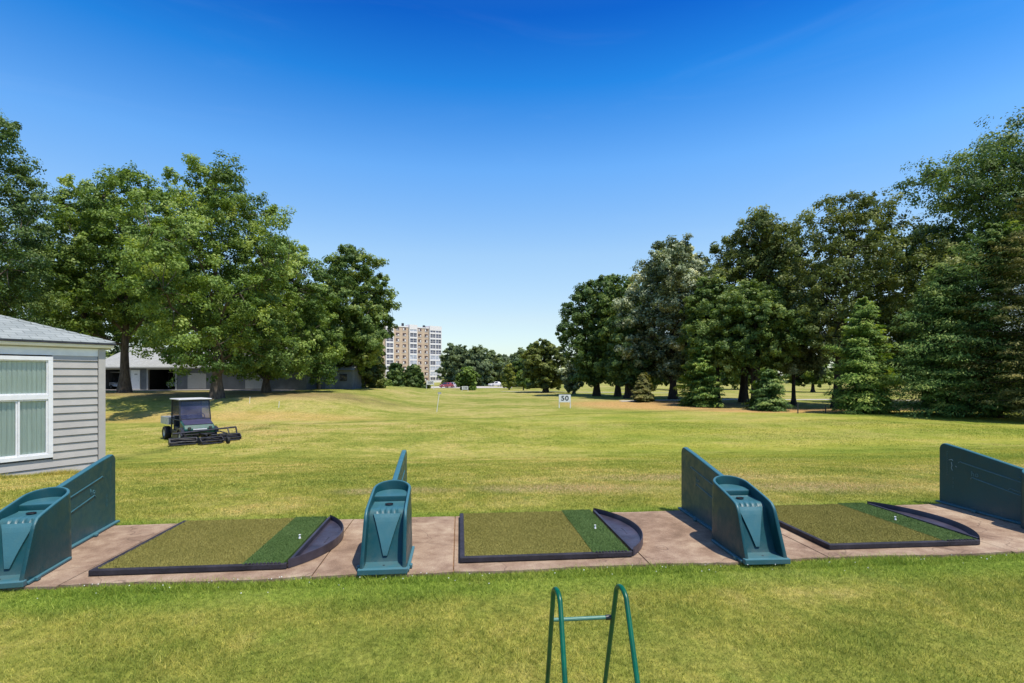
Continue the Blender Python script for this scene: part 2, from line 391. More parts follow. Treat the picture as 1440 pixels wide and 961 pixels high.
def np_mesh(name, V, Fc, k, attr=None):
    """V (n,3), Fc (m,k) int faces, attr per vertex float 'v'"""
    me = bpy.data.meshes.new(name)
    me.vertices.add(len(V)); me.vertices.foreach_set('co', V.astype(np.float32).ravel())
    me.loops.add(Fc.size); me.loops.foreach_set('vertex_index', Fc.astype(np.int32).ravel())
    me.polygons.add(len(Fc)); me.polygons.foreach_set('loop_start', np.arange(0, Fc.size, k, dtype=np.int32))
    me.update(calc_edges=True)
    if attr is not None:
        at = me.attributes.new('v', 'FLOAT', 'POINT'); at.data.foreach_set('value', attr.astype(np.float32))
    return me
def text_mesh(body, size, mat, parent, loc, rot, name='lettering', extrude=.003, bold=0.0, sx=1.0, shear=0):
    c = bpy.data.curves.new('tmp', 'FONT'); c.body = body; c.size = size; c.extrude = extrude; c.offset = bold
    c.align_x = 'CENTER'; c.align_y = 'CENTER'; c.space_character = 1.08
    o = bpy.data.objects.new('tmp', c); COL.objects.link(o)
    dg = bpy.context.evaluated_depsgraph_get()
    me = bpy.data.meshes.new_from_object(o.evaluated_get(dg))
    bpy.data.objects.remove(o); bpy.data.curves.remove(c)
    me.transform(Matrix.Scale(sx, 4, Vector((1, 0, 0))))
    q = link_mesh(name, me, mat, parent); q.location = loc; q.rotation_euler = rot
    return q

# ------------------------------------------------------------------ camera, sun, sky
cam_d = bpy.data.cameras.new('camera'); cam = bpy.data.objects.new('camera', cam_d); COL.objects.link(cam)
cam_d.sensor_width = 36; cam_d.lens = 36*F/1440; cam_d.shift_y = (HORIZ-480.5)/1440
cam.location = (0, 0, EYE); cam.rotation_euler = (PI/2, 0, 0); cam_d.clip_end = 6000; cam_d.clip_start = .05
scene.camera = cam
EL, SAZ = R_(68), R_(130)          # sun elevation, azimuth clockwise from +Y
sd = Vector((math.sin(SAZ)*math.cos(EL), math.cos(SAZ)*math.cos(EL), math.sin(EL)))
sl = bpy.data.lights.new('sun', 'SUN'); sl.energy = 5.0; sl.angle = R_(.55); sl.color = (1, .94, .83)
so = bpy.data.objects.new('sun', sl); COL.objects.link(so); so.rotation_euler = (-sd).to_track_quat('-Z', 'Y').to_euler(); so.location = (10, -10, 40)
w = bpy.data.worlds.new('World'); scene.world = w; w.use_nodes = True
wt = w.node_tree; wt.nodes.clear(); t = NT(wt)
sky = t.n('ShaderNodeTexSky', sky_type='NISHITA', sun_disc=False, sun_elevation=EL, sun_rotation=SAZ, altitude=100, air_density=1.0, dust_density=.6, ozone_density=2.5)
gz = t.n('ShaderNodeSeparateXYZ', {0: t.n('ShaderNodeTexCoord').outputs['Generated']}).outputs[2]
grad = t.ramp(gz, [(0.0, (.50, .54, .57)), (.103, (.60, .57, .54)), (.218, (.60, .65, .64)), (.358, (.36, .63, .80)), (.477, (.06, .43, .76)), (.56, (.018, .25, .64)), (.66, (.09, .26, .57)), (.85, (.46, .47, .50)), (1, (.5, .5, .5))])  # upper stops, out of view, greyed to take blue out of the shadow fill
cir = t.mrange(t.noise(t.n('ShaderNodeMapping', {0: t.n('ShaderNodeTexCoord').outputs['Generated'], 3: (1.2, 1.2, 6)}).outputs[0], 2.2, 6, .6, .7), .5, .85, 0, .03)
skc = t.mix(1., sky.outputs[0], t.mix(1., grad, (2, 2, 2, 1), 'MULTIPLY'), 'MULTIPLY')
skc = t.mix(cir, skc, (7, 7.5, 8.0, 1))
SKYMULT = 1.0
bg = t.n('ShaderNodeBackground', {0: skc, 1: .15})
t.n('ShaderNodeOutputWorld', {0: bg})
scene.view_settings.view_transform = 'Standard'; scene.view_settings.look = 'None'
scene.view_settings.exposure = 0; scene.view_settings.gamma = 1
scene.cycles.max_bounces = 6; scene.cycles.diffuse_bounces = 3; scene.cycles.transparent_max_bounces = 8; scene.cycles.transmission_bounces = 4
scene.cycles.caustics_reflective = False; scene.cycles.caustics_refractive = False

# ------------------------------------------------------------------ ground sheet
def axis(neg, pos_, n, p=2.6):
    a = np.linspace(0, 1, n)**p
    return np.concatenate([-(a[::-1])[:-1]*neg, a*pos_])
xs = axis(3000, 3000, 110, 3.2); ys = axis(300, 3500, 170, 3.0)
ys = ys[(ys > -300)]
GX, GY = np.meshgrid(xs, ys)
GZ = terrain(GX, GY)
GV = GX*SV[0]+GY*SV[1]; GU = GX*SU[0]+GY*SU[1]
V = np.stack([GX, GY, GZ], -1).reshape(-1, 3); nx, ny = len(xs), len(ys)
ii, jj = np.meshgrid(np.arange(ny-1), np.arange(nx-1), indexing='ij')
q = (ii*nx+jj).ravel()
Fc = np.stack([q, q+1, q+nx+1, q+nx], -1)
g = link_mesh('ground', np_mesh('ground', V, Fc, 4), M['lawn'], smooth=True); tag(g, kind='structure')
def drape(name, pts_fn, nu, nv, mat, lift):
    """sheet laid over the terrain; pts_fn(a,b) -> (x,y)"""
    A, B = np.meshgrid(np.linspace(0, 1, nu), np.linspace(0, 1, nv))
    Xx, Yy = pts_fn(A, B)
    V = np.stack([Xx, Yy, terrain(Xx, Yy)+lift], -1).reshape(-1, 3)
    ii, jj = np.meshgrid(np.arange(nv-1), np.arange(nu-1), indexing='ij'); q = (ii*nu+jj).ravel()
    Fc = np.stack([q, q+1, q+nu+1, q+nu], -1)
    o = link_mesh(name, np_mesh(name, V, Fc, 4), mat, smooth=True); tag(o, kind='structure'); return o
# garage apron, car park, fairway cart path
drape('asphalt_apron', lambda a, b: (-60+a*37+0*b, 51.2+b*4.2+a*2.0), 60, 14, M['asphalt'], .03)
drape('parking_area', lambda a, b: (-34+a*34, 134+b*26), 40, 16, M['path'], .04)
drape('cart_path', lambda a, b: (12+a*130, 58+b*2.0-a*6+5*np.sin(a*9)), 140, 4, M['path'], .035)
drape('far_cart_path', lambda a, b: (-2+a*30, 96+b*1.6-a*4), 60, 4, M['path'], .035)

# concrete tee strip: slabs with thin joints, top a little above the soil
rng = np.random.default_rng(5)
mb = MB()
V0, V1 = 4.36, 6.07
joints = [-9.0, -6.2, -3.03, -1.17, -.05, 1.60, 3.22, 4.98, 6.6, 9.6, 12.5]
for i in range(len(joints)-1):
    u0, u1 = joints[i]+.005, joints[i+1]-.005
    has_mat = (abs(u0+3.025) < .05 or abs(u0+.045) < .05 or abs(u0-3.225) < .05)
    n = 22
    fr = [(u0+(u1-u0)*k/n, V0+rng.uniform(-.008, .008)-.02*math.sin(u0*3+k*.3)) for k in range(n+1)]
    bk = [(u0+(u1-u0)*k/n, V1+rng.uniform(-.006, .006)+.015*math.sin(u0*2+k*.25)) for k in range(n+1)]
    poly = [uv2xy(*p) for p in fr]+[uv2xy(*p) for p in bk[::-1]]
    mb.prism(poly, 'z', -.12, .026+rng.uniform(-.003, .003))
o = mb.build('concrete_path', M['concrete']); tag(o, kind='structure')
# soil that shows in the joints and against the mats
mb = MB(); mb.prism([uv2xy(*p) for p in [(-9, V0+.02), (12.5, V0+.02), (12.5, V1-.02), (-9, V1-.02)]], 'z', -.1, .012)
o = mb.build('soil_bed', M['dirt']); tag(o, kind='structure')

# ------------------------------------------------------------------ grass blades
def blades(name, P2, Z, hh, ww, seed, label, lean=1.15):
    r = np.random.default_rng(seed); n = len(P2)
    an = r.uniform(0, 2*PI, n); d = np.stack([np.cos(an), np.sin(an)], -1)
    h = hh*r.uniform(.55, 1.25, n); wd = ww*r.uniform(.6, 1.2, n)
    ln = h*lean*r.uniform(.1, 1.4, n); la = r.uniform(0, 2*PI, n)
    b0 = np.c_[P2-d*wd[:, None]*.5, Z-.004]; b1 = np.c_[P2+d*wd[:, None]*.5, Z-.004]
    tp = np.c_[P2+np.stack([np.cos(la), np.sin(la)], -1)*ln[:, None], Z+h]
    V = np.stack([b0, b1, tp], 1).reshape(-1, 3)
    Fc = np.arange(3*n).reshape(-1, 3)
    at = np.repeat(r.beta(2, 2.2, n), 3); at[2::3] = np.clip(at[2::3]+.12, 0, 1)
    o = link_mesh(name, np_mesh(name, V, Fc, 3, at), M['blades'])
    return o
def scatter(u0, u1, v0, v1, dens, seed, keep=None):
    r = np.random.default_rng(seed); n = int((u1-u0)*(v1-v0)*dens)
    u = r.uniform(u0, u1, n); v = r.uniform(v0, v1, n)
    x = u*SU[0]+v*SV[0]; y = u*SU[1]+v*SV[1]
    k = (np.abs(x) < 1.02*np.maximum(y, 0)+1.2) & (y > 1.0)
    if keep is not None: k &= keep(u, v, x, y, r)
    return np.stack([x[k], y[k]], -1)
HC = (-8.5, 11.1); HD = (.497, .867)
def not_house(x, y): # outside the clubhouse footprint
    dx, dy = x-HC[0], y-HC[1]; lx = -(dx*HD[0]+dy*HD[1]); ly = dx*HD[1]-dy*HD[0]
    return ~((lx > -.02) & (ly < .0))
GP = []
def addg(P2, h, w): GP.append((P2, np.full(len(P2), h), np.full(len(P2), w)))
addg(scatter(-6, 7, 1.2, 3.0, 10500, 1), .024, .0048)
addg(scatter(-7.5, 8, 3.0, V0-.01, 11000, 2), .025, .0050)
addg(scatter(-7.5, 8, V0-.16, V0+.015, 9000, 3), .045, .0055)
addg(scatter(-9, 11, V1-.012, V1+.10, 8000, 4), .04, .006)
addg(scatter(-10, 12, V1+.0, 8.2, 5200, 5, lambda u, v, x, y, r: not_house(x, y)), .022, .0072)
addg(scatter(-14, 16, 8.2, 12, 2300, 6, lambda u, v, x, y, r: not_house(x, y)), .024, .012)
addg(scatter(-22, 24, 12, 19, 750, 7, lambda u, v, x, y, r: not_house(x, y)), .028, .018)
addg(scatter(-34, 36, 19, 32, 190, 8), .032, .03)
# tall unmown fringe along the clubhouse wall
r = np.random.default_rng(9)
lx = r.uniform(-.1, 4.5, 9000); ly = np.abs(r.normal(0, .10, 9000))+.01
hx = HC[0]-lx*HD[0]+ly*HD[1]; hy = HC[1]-lx*HD[1]-ly*HD[0]
addg(np.stack([hx, hy], -1), .11, .008)
P2 = np.concatenate([a[0] for a in GP]); Hh = np.concatenate([a[1] for a in GP]); Ww = np.concatenate([a[2] for a in GP])
# denser, taller tufts come and go
tf = .85+.35*np.sin(P2[:, 0]*3.1+np.sin(P2[:, 1]*2.3)*2)*np.sin(P2[:, 1]*4.2+1)
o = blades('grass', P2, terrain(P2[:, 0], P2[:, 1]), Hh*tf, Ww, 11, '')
tag(o, 'short mown yellow green grass with clumps around the tee strip', 'grass', kind='stuff')
# white clover heads along the strip edge
mb = MB(); rr = random.Random(3)
for k in range(110):
    if k < 110: u, v = rr.uniform(-5, 7), V0-abs(rr.gauss(0, .16))-.02
    else: u, v = rr.uniform(-7, 9), V1+abs(rr.gauss(0, .25))+.05
    x, y = uv2xy(u, v); s = rr.uniform(.0025, .0055); z = .035+tz(x, y)+rr.uniform(0, .012)
    mb.lathe([(0.0005, -s*.7), (s, 0), (s*.7, s*.7), (.0005, s)], 6, mtx=Matrix.Translation((x, y, z)))
tag(mb.build('clover_flowers', M['clover']), 'tiny white clover heads in the grass edge', 'flowers', kind='stuff')

# ------------------------------------------------------------------ trees
def leaves_mesh(name, C, N, T, L, Wd, val):
    """diamond leaves: centres C, normals N, axis T"""
    N = N/np.linalg.norm(N, axis=1, keepdims=True)
    T = T-N*(T*N).sum(1, keepdims=True); T /= np.linalg.norm(T, axis=1, keepdims=True)+1e-9
    B = np.cross(N, T)
    V = np.stack([C-T*L[:, None]*.5, C+B*Wd[:, None]*.5-T*L[:, None]*.05, C+T*L[:, None]*.5-N*L[:, None]*.12, C-B*Wd[:, None]*.5-T*L[:, None]*.05], 1).reshape(-1, 3)
    Fc = np.arange(4*len(C)).reshape(-1, 4)
    return np_mesh(name, V, Fc, 4, np.repeat(val, 4))
def unit(r, n):
    d = r.normal(size=(n, 3)); return d/np.linalg.norm(d, axis=1, keepdims=True)
PROF = {
 'oak': lambda t: np.sin(PI*(.16+.80*t))**.62,
 'round': lambda t: np.sqrt(np.clip(1-(2*t-1)**2, 0, 1))*.98+.02,
 'tall': lambda t: np.clip(np.sin(PI*(.13+.82*t**.85)), 0, 1)**.75,
 'dome': lambda t: np.clip(1-t**2.4, 0, 1)**.55,
 'cone': lambda t: np.clip(1-t, 0, 1)**.8*.95+.04,
}
def clump_leaves(r, CC, RC, n_sub, n_leaf, ls, flat=.62, upb=.32, val0=None, ctr=None):
    n = len(CC)
    d = unit(r, n*n_sub); d[:, 2] = np.where(r.random(n*n_sub) < .35, d[:, 2], np.abs(d[:, 2]))
    rc = np.repeat(RC, n_sub)
    sc = np.repeat(CC, n_sub, 0)+d*(rc*r.uniform(.30, .88, n*n_sub))[:, None]*np.array([1, 1, flat])
    m = n*n_sub*n_leaf
    e = unit(r, m)
    rs = np.repeat(rc, n_leaf)*.34
    C = np.repeat(sc, n_leaf, 0)+e*(rs*r.random(m)**.5)[:, None]*np.array([1.05, 1.05, .8])
    dd = np.repeat(d, n_leaf, 0)
    N = dd*.75+e*.45+r.normal(size=(m, 3))*.42+np.array([0, 0, upb])
    T = r.normal(size=(m, 3))+dd*.6-np.array([0, 0, .3])
    L = ls*r.uniform(.6, 1.35, m)
    cv = r.normal(.45, .19, n); 
    if val0 is not None: cv = cv+val0
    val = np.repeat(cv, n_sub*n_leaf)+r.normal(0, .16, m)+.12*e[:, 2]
    return C, N, T, L, L*r.uniform(.5, .75, m), np.clip(val, 0, 1)
def limb(mb, a, b, r0, r1, rr, n=5, seg=5, sag=.12):
    a, b = Vector(a), Vector(b); d = b-a; L = d.length
    off = Vector((rr.uniform(-1, 1), rr.uniform(-1, 1), rr.uniform(-.2, .9)))*L*sag
    pts, rs = [], []
    for k in range(seg+1):
        s = k/seg
        p = a+d*s+off*(4*s*(1-s)); 
        if 0 < k < seg: p = p+Vector((rr.uniform(-1, 1), rr.uniform(-1, 1), rr.uniform(-1, 1)))*L*.025
        pts.append(p); rs.append(r0*(1-s)+r1*s)
    mb.tube(pts, rs, n, cap=False)
    return pts
def tree(name, px, Y, top, hw, cb, label, cat='tree', group=None, prof='oak', leaf='leaf_mid', seed=1, ncl=200, nsub=7, nleaf=38,
         ls=None, tr=.28, bk='bark', lobes=.22, lean=(0, 0), off=0, flat=.92, limbs=True, ys=1., fat=1., trunks=1):
    x, y, z = pos(px, Y)
    root = empty(name, (x, y, z), 0, label, cat, group)
    rr = random.Random(seed); r = np.random.default_rng(seed)
    ztop = zat(top, Y)-z; zcb = zat(cb, Y)-z; R = hw*Y/F; hgt = ztop-zcb
    offx = off*Y/F
    ls = ls or max(.15, Y*.0042)
    # clumps
    ncl = int(ncl*.72); nleaf = int(nleaf*1.45)
    n0 = ncl*7; tt = r.random(n0); th = r.uniform(0, 2*PI, n0)
    ph = r.uniform(0, 2*PI, 4)
    lob = 1+lobes*np.sin(3*th+ph[0]+3.5*tt)+lobes*.7*np.sin(5*th+ph[1]-7*tt)+lobes*.5*np.sin(9*tt+ph[2]+2*th)
    rad = R*PROF[prof](tt)*lob*.93
    rho = r.random(n0)**.42
    rad = rad*.92; P = np.stack([rad*rho*np.cos(th), rad*rho*np.sin(th), zcb+hgt*(tt*.90+.02)+r.normal(0, .01, n0)*hgt], -1)
    P[:, 1] *= ys
    keep = []; md = (R*R*hgt*2.6/ncl)**(1/3)*.72
    for p in P:
        if not keep or np.min(np.sum((np.array(keep)-p)**2, 1)) > md*md: keep.append(p)
        if len(keep) >= ncl: break
    CC = np.array(keep); 
    RC = md*r.uniform(.66, 1.3, len(CC))*fat
    sx_ = lean[0]; CC[:, 0] += offx+sx_*(CC[:, 2]/ztop); 
    C, N, T, L, Wd, val = clump_leaves(r, CC, RC, nsub+2, nleaf, ls*1.12, flat)
    me = leaves_mesh('crown', C, N, T, L, Wd, val)
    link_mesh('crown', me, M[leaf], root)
    # trunk and limbs
    mb = MB()
    ht = zcb+hgt*.62
    for q in range(trunks):
        bx, by = (0, 0) if q == 0 else (rr.uniform(-.5, .5), rr.uniform(-.5, .5))
        pts, rs = [], []
        for k in range(9):
            s = k/8
            pts.append((bx+(offx+lean[0])*s*s*.8+rr.uniform(-.04, .04)*s*ztop*.15, by+rr.uniform(-.04, .04)*s*ztop*.15, -.15+s*(ht+.15)))
            rs.append(tr*(1.0-.72*s)*(1+.75*math.exp(-s*16)))
        mb.tube(pts, rs, 12, cap=True)
        if q == 0: main = pts
    if limbs and len(CC):
        def on_trunk(zz):
            s = max(.12, min(1, (zz+.15)/(ht+.15)))*8; k = min(7, int(s)); f = s-k
            a, b = Vector(main[k]), Vector(main[k+1]); return a+(b-a)*f, tr*(1-.72*s/8)
        nm = min(len(CC), max(10, ncl//12)); idx = r.choice(len(CC), nm, replace=False)
        nodes = []
        for i in idx:
            c = CC[i]; hz = math.hypot(c[0], c[1])
            zz = max(zcb*.8, c[2]-hz*rr.uniform(.5, .9)); a, ra = on_trunk(min(zz, ht))
            pts = limb(mb, a, c, ra*.5, .03, rr)
            nodes += pts[2:]
        NN = np.array([tuple(p) for p in nodes])
        for c in CC:
            j = int(np.argmin(np.sum((NN-c)**2, 1)))
            if np.linalg.norm(NN[j]-c) > .2: limb(mb, NN[j], c, .035, .012, rr, 3, 3)
    mb.build('trunk', M[bk], root, smooth=True)
    return root
def conifer(name, px, Y, top, hw, cb, label, group=None, leaf='leaf_cedar', seed=1, nb=230, per=260, ls=None, tr=.2, prof=lambda s: (1-s)**.62*(.72+.28*min(1, s*4)), droop=.07, cat='tree', multi=0, wob=.42):
    x, y, z = pos(px, Y)
    root = empty(name, (x, y, z), 0, label, cat, group)
    r = np.random.default_rng(seed); rr = random.Random(seed)
    H = zat(top, Y)-z; z0 = zat(cb, Y)-z; R = hw*Y/F
    ls = ls or max(.12, Y*.0040)
    s = (np.arange(nb)+.5)/nb; s = s+r.normal(0, .012, nb); s = np.clip(s, 0, .995); s = s**1.25
    th = np.arange(nb)*2.399963+r.normal(0, .25, nb)
    Lb = R*np.maximum(.05, np.array([prof(q) for q in s]))*(1+wob*np.sin(2*th+seed)+r.normal(0, wob*.45, nb))
    hb = z0+(H-z0)*s
    el = .22+.6*s+r.normal(0, .16, nb)   # branch rise
    bi = np.repeat(np.arange(nb), per); m = len(bi)
    k = r.random(m)**.62
    lat = r.normal(0, .25, m)*(1.15-k*.85)*Lb[bi]
    rad = k*Lb[bi]
    ct, st = np.cos(th[bi]), np.sin(th[bi])
    zz = hb[bi]+np.tan(el[bi])*rad*.55-droop*Lb[bi]*k**2*1.6+r.normal(0, .10, m)*Lb[bi]*(1.15-k)-np.abs(lat)*.12
    C = np.stack([rad*ct-lat*st, rad*st+lat*ct, zz], -1)
    C[:, 2] = np.minimum(C[:, 2], H*1.0+.1)
    side = np.sign(lat)[:, None]*np.stack([-st, ct, np.zeros(m)], -1)
    out = np.stack([ct, st, np.full(m, -.1)], -1)
    T = out*1.0+side*.7+r.normal(size=(m, 3))*.32
    N = np.array([0, 0, 1.])+out*.55+r.normal(size=(m, 3))*.34
    L = ls*r.uniform(.7, 1.7, m)
    bv = r.normal(.42, .16, nb)
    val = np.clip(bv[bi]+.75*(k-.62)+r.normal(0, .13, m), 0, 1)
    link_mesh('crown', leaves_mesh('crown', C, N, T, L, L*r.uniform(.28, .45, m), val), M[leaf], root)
    mb = MB()
    mb.tube([(0, 0, -.15), (0, 0, .25), (0.02, 0, H*.4), (0, .02, H*.96)], [tr*1.35, tr, tr*.62, .02], 10)
    for q in range(multi):
        a = rr.uniform(0, 6.28); mb.tube([(.1*math.cos(a), .1*math.sin(a), -.1), (.5*math.cos(a), .5*math.sin(a), .8), (.9*math.cos(a), .9*math.sin(a), 2.2)], [.07, .06, .04], 7)
    for i in range(0, nb, 2):
        a = Vector((0, 0, hb[i])); e = Vector((Lb[i]*.8*math.cos(th[i]), Lb[i]*.8*math.sin(th[i]), hb[i]+math.tan(el[i])*Lb[i]*.45-droop*Lb[i]))
        limb(mb, a, e, .035, .01, rr, 3, 3, .04)
    mb.build('trunk', M['bark_dark'], root, smooth=True)
    return root

GL, GR = 'shade trees left of the range', 'trees along the right side of the range'
tree('shade_tree', -26, 37, 132, 94, 480, 'tall dark green tree rising behind the clubhouse roof at the left edge', group=GL, prof='tall', leaf='leaf_deep', seed=2, ncl=230, tr=.35, lobes=.2)
tree('shade_tree', 118, 47, 240, 68, 480, 'bright leafy tree between the clubhouse roof and the trunk by the white door', group=GL, leaf='leaf_bright', seed=3, ncl=190, nleaf=30, tr=.3)
tree('shade_tree', 175, 46.5, 230, 80, 470, 'tree whose bare trunk stands in front of the garage beside its white door', group=GL, leaf='leaf_bright', seed=14, ncl=210, nleaf=30, tr=.36, off=12, lobes=.26, fat=1.06)
tree('shade_tree', 305, 40, 222, 96, 524, 'broad bright green tree standing just behind the mower cart, largest on the left', group=GL, leaf='leaf_bright', seed=5, ncl=330, nleaf=36, tr=.34, off=-4, lobes=.26, ys=1.3, fat=1.08)
tree('shade_tree', 374, 50, 326, 80, 532, 'medium bright green tree right of the broad one, grey trunk before the building end', group=GL, leaf='leaf_bright', seed=6, ncl=260, nleaf=34, tr=.29, off=22, prof='dome', lobes=.18, fat=1.12)
tree('shade_tree', 449, 58, 412, 34, 515, 'slim young tree with a thin trunk left of the dark tree', group=GL, leaf='leaf_bright', seed=7, ncl=80, nleaf=30, tr=.15)
tree('shade_tree', 482, 62, 338, 66, 520, 'dark dense tree with a feathery crown left of the apartment tower', group=GL, leaf='leaf_mid', seed=8, ncl=230, nleaf=40, tr=.33, off=10, bk='bark_dark', lobes=.16, prof='tall')
tree('shade_tree', 512, 66, 436, 32, 548, 'low dark tree with drooping branches beside the apartment tower', group=GL, leaf='leaf_olive', seed=9, ncl=110, nleaf=38, tr=.2, prof='dome', bk='bark_dark')
# far left, behind the garage
for i, (px, Y, top, hw, lf, lb) in enumerate([(20, 82, 330, 60, 'leaf_deep', 'distant tree in shade behind the clubhouse roof'), (110, 86, 345, 60, 'leaf_deep', 'distant tree behind the left end of the garage roof'),
        (215, 88, 350, 60, 'leaf_mid', 'distant tree behind the middle of the garage roof'), (330, 86, 370, 60, 'leaf_deep', 'distant tree behind the garage gable'), (425, 92, 400, 50, 'leaf_deep', 'distant tree behind the right end of the garage building')]):
    tree('background_tree', px, Y, top, hw, 545, lb, group='trees behind the garage', leaf=lf, seed=30+i, ncl=110, nleaf=26, tr=.3, limbs=False, bk='bark_dark')
# centre
for i, (px, Y, top, hw, lf, lb, pf) in enumerate([
        (638, 178, 484, 17, 'leaf_deep', 'dark far tree just right of the apartment tower', 'dome'), (653, 172, 487, 19, 'leaf_mid', 'rounded far tree behind the parked cars', 'oak'),
        (672, 165, 489, 20, 'leaf_mid', 'rounded far tree left of the gap in the far treeline', 'oak'), (694, 178, 495, 18, 'leaf_bright', 'small far tree at the lowest point of the treeline', 'oak'),
        (713, 185, 499, 16, 'leaf_mid', 'hazy far tree at the end of the range', 'oak'), (731, 150, 491, 17, 'leaf_mid', 'far tree left of the broad tree behind the 50 sign', 'oak'),
        (748, 135, 484, 18, 'leaf_deep', 'far dark tree half hidden by the broad tree behind the 50 sign', 'oak')]):
    tree('far_tree', px, Y, top, hw, 545, lb, group='treeline at the end of the range', leaf=('leaf_haze' if i != 6 else 'leaf_mid'), fat=1.2, seed=50+i, ncl=70, nleaf=24, tr=.35, limbs=False, prof=pf, bk='bark_dark')
tree('small_tree', 658, 112, 516, 15, 549, 'small leafy tree beside the parked cars', leaf='leaf_bright', seed=60, ncl=60, nleaf=26, tr=.15, prof='oak', limbs=False)
tree('small_tree', 716, 118, 513, 9, 545, 'slender yellowish tree in the middle of the far field edge', leaf='leaf_yellow', seed=61, ncl=40, nleaf=26, tr=.13, limbs=False)
tree('small_tree', 736, 112, 522, 9, 545, 'little green tree next to the slender yellowish one', leaf='leaf_bright', seed=62, ncl=40, nleaf=26, tr=.13, limbs=False)
tree('broad_tree', 766, 92, 478, 34, 545, 'broad low tree with several trunks behind the 50 sign', leaf='leaf_olive', seed=63, ncl=120, nleaf=34, tr=.24, bk='bark_dark', trunks=3)
tree('small_tree', 806, 84, 505, 16, 550, 'small pale tree between the broad tree and the tall right row', leaf='leaf_silver', seed=64, ncl=60, nleaf=28, tr=.14, limbs=False)
# bushes by the tower
for i, (px, Y, top, hw, lf, lb) in enumerate([(505, 74, 533, 17, 'leaf_yellow', 'low light green bush under the dark tree, left of the pair'), (531, 76, 534, 14, 'leaf_mid', 'low round bush between the light bush and the trees'), (545, 78, 536, 9, 'leaf_bright', 'smallest low bush beside the dark round trees')]):
    tree('bush', px, Y, top, hw, 551, lb, cat='bush', group='bushes left of the apartment tower', leaf=lf, seed=70+i, ncl=50, nleaf=30, tr=.06, prof='dome', limbs=False, lobes=.1)
tree('round_tree', 556, 92, 508, 14, 549, 'dark round tree left of the oval evergreen', leaf='leaf_deep', seed=75, ncl=90, nleaf=34, tr=.15, prof='dome', lobes=.1, limbs=False)
tree('oval_evergreen', 581, 96, 512, 16, 549, 'dense dark oval evergreen in front of the apartment tower', leaf='leaf_deep', seed=76, ncl=120, nleaf=40, tr=.15, prof='dome', lobes=.05, limbs=False)
for i, (px, Y, top, hw) in enumerate([(600, 130, 539, 6), (628, 170, 535, 9), (641, 166, 537, 9)]):
    tree('bush', px, Y, top, hw, 545, ['small shrub at the foot of the tower behind the 100 sign', 'wide shrub at the right foot of the tower', 'shrub behind the parked cars'][i], cat='bush', leaf='leaf_olive', seed=80+i, ncl=36, nleaf=24, tr=.06, prof='dome', limbs=False)
# right row
tree('shade_tree', 840, 76, 383, 54, 540, 'dark tree at the far end of the tall right row', group=GR, leaf='leaf_deep', seed=101, ncl=250, nleaf=34, tr=.34, bk='bark_dark', off=6, fat=1.15, trunks=2)
tree('shade_tree', 868, 73, 388, 44, 540, 'dark narrow tree second from the far end of the right row', group=GR, leaf='leaf_mid', seed=102, ncl=150, nleaf=30, tr=.3, bk='bark_dark', off=6, fat=1.15, trunks=2)
tree('shade_tree', 886, 66, 440, 40, 542, 'low dark tree with a forked trunk beneath the pale tree', group=GR, leaf='leaf_deep', seed=103, ncl=110, nleaf=30, tr=.3, bk='bark_dark', trunks=3, fat=1.15)
tree('shade_tree', 946, 64, 330, 70, 530, 'pale silvery green tree in the right row', group=GR, leaf='leaf_silver', seed=104, ncl=330, nleaf=40, tr=.38, bk='bark_dark', trunks=2, fat=1.15)
tree('shade_tree', 1002, 56, 388, 42, 520, 'mid green tree tucked right of the silvery tree', group=GR, leaf='leaf_mid', seed=105, ncl=130, nleaf=32, tr=.25, bk='bark_dark', fat=1.15, trunks=2)
tree('shade_tree', 1047, 58, 294, 68, 515, 'tall dark tree left of the airy olive tree', group=GR, leaf='leaf_olive', seed=106, ncl=300, nleaf=34, tr=.3, bk='bark_dark', off=25, lobes=.28, fat=1.15, trunks=3)
tree('shade_tree', 1060, 50, 398, 68, 518, 'rounded blue green tree low in front of the tall dark one', group=GR, leaf='leaf_mid', seed=107, ncl=260, nleaf=36, tr=.26, bk='bark_dark', prof='oak', off=-6, fat=1.15, trunks=2)
tree('shade_tree', 1177, 48, 262, 92, 505, 'airy olive tree with the sky showing through its crown', group=GR, leaf='leaf_olive', seed=108, ncl=330, nleaf=27, nsub=6, tr=.33, bk='bark_dark', off=28, lobes=.34, fat=1.0)
tree('shade_tree', 1116, 52, 432, 46, 525, 'low silvery brown tree between the blue green tree and the yellow tipped cedar', group=GR, leaf='leaf_silver', seed=109, ncl=150, nleaf=30, tr=.2, bk='bark_dark', fat=1.15)
tree('shade_tree', 1305, 52, 303, 72, 540, 'dark tree between the airy olive tree and the big cedar', group=GR, leaf='leaf_deep', seed=110, ncl=280, nleaf=34, tr=.3, bk='bark_dark', fat=1.15)
tree('shade_tree', 1492, 45, 150, 150, 400, 'huge spreading tree leaning in from the right edge', group=GR, leaf='leaf_deep', seed=111, ncl=420, nleaf=36, nsub=8, tr=.45, bk='bark_dark', lobes=0.34, prof='oak', fat=1.25)
GC = 'evergreens along the right side'
conifer('evergreen_tree', 1214, 40, 420, 56, 580, 'small cone shaped cedar with yellow green tips', group=GC, seed=201, nb=300, per=190, leaf='leaf_cedar', multi=4)
conifer('evergreen_tree', 1334, 37, 376, 78, 576, 'middle cedar of the large group on the right, trunk showing below', group=GC, seed=202, nb=360, per=220, leaf='leaf_cedar_dark', tr=.3)
conifer('evergreen_tree', 1402, 35, 316, 94, 579, 'tallest cedar near the right edge', group=GC, seed=203, nb=420, per=230, leaf='leaf_cedar_dark', tr=.3)
conifer('evergreen_tree', 1470, 32, 262, 92, 580, 'brownish cedar cut by the right edge of the view', group=GC, seed=204, nb=330, per=220, leaf='leaf_brown', tr=.3)
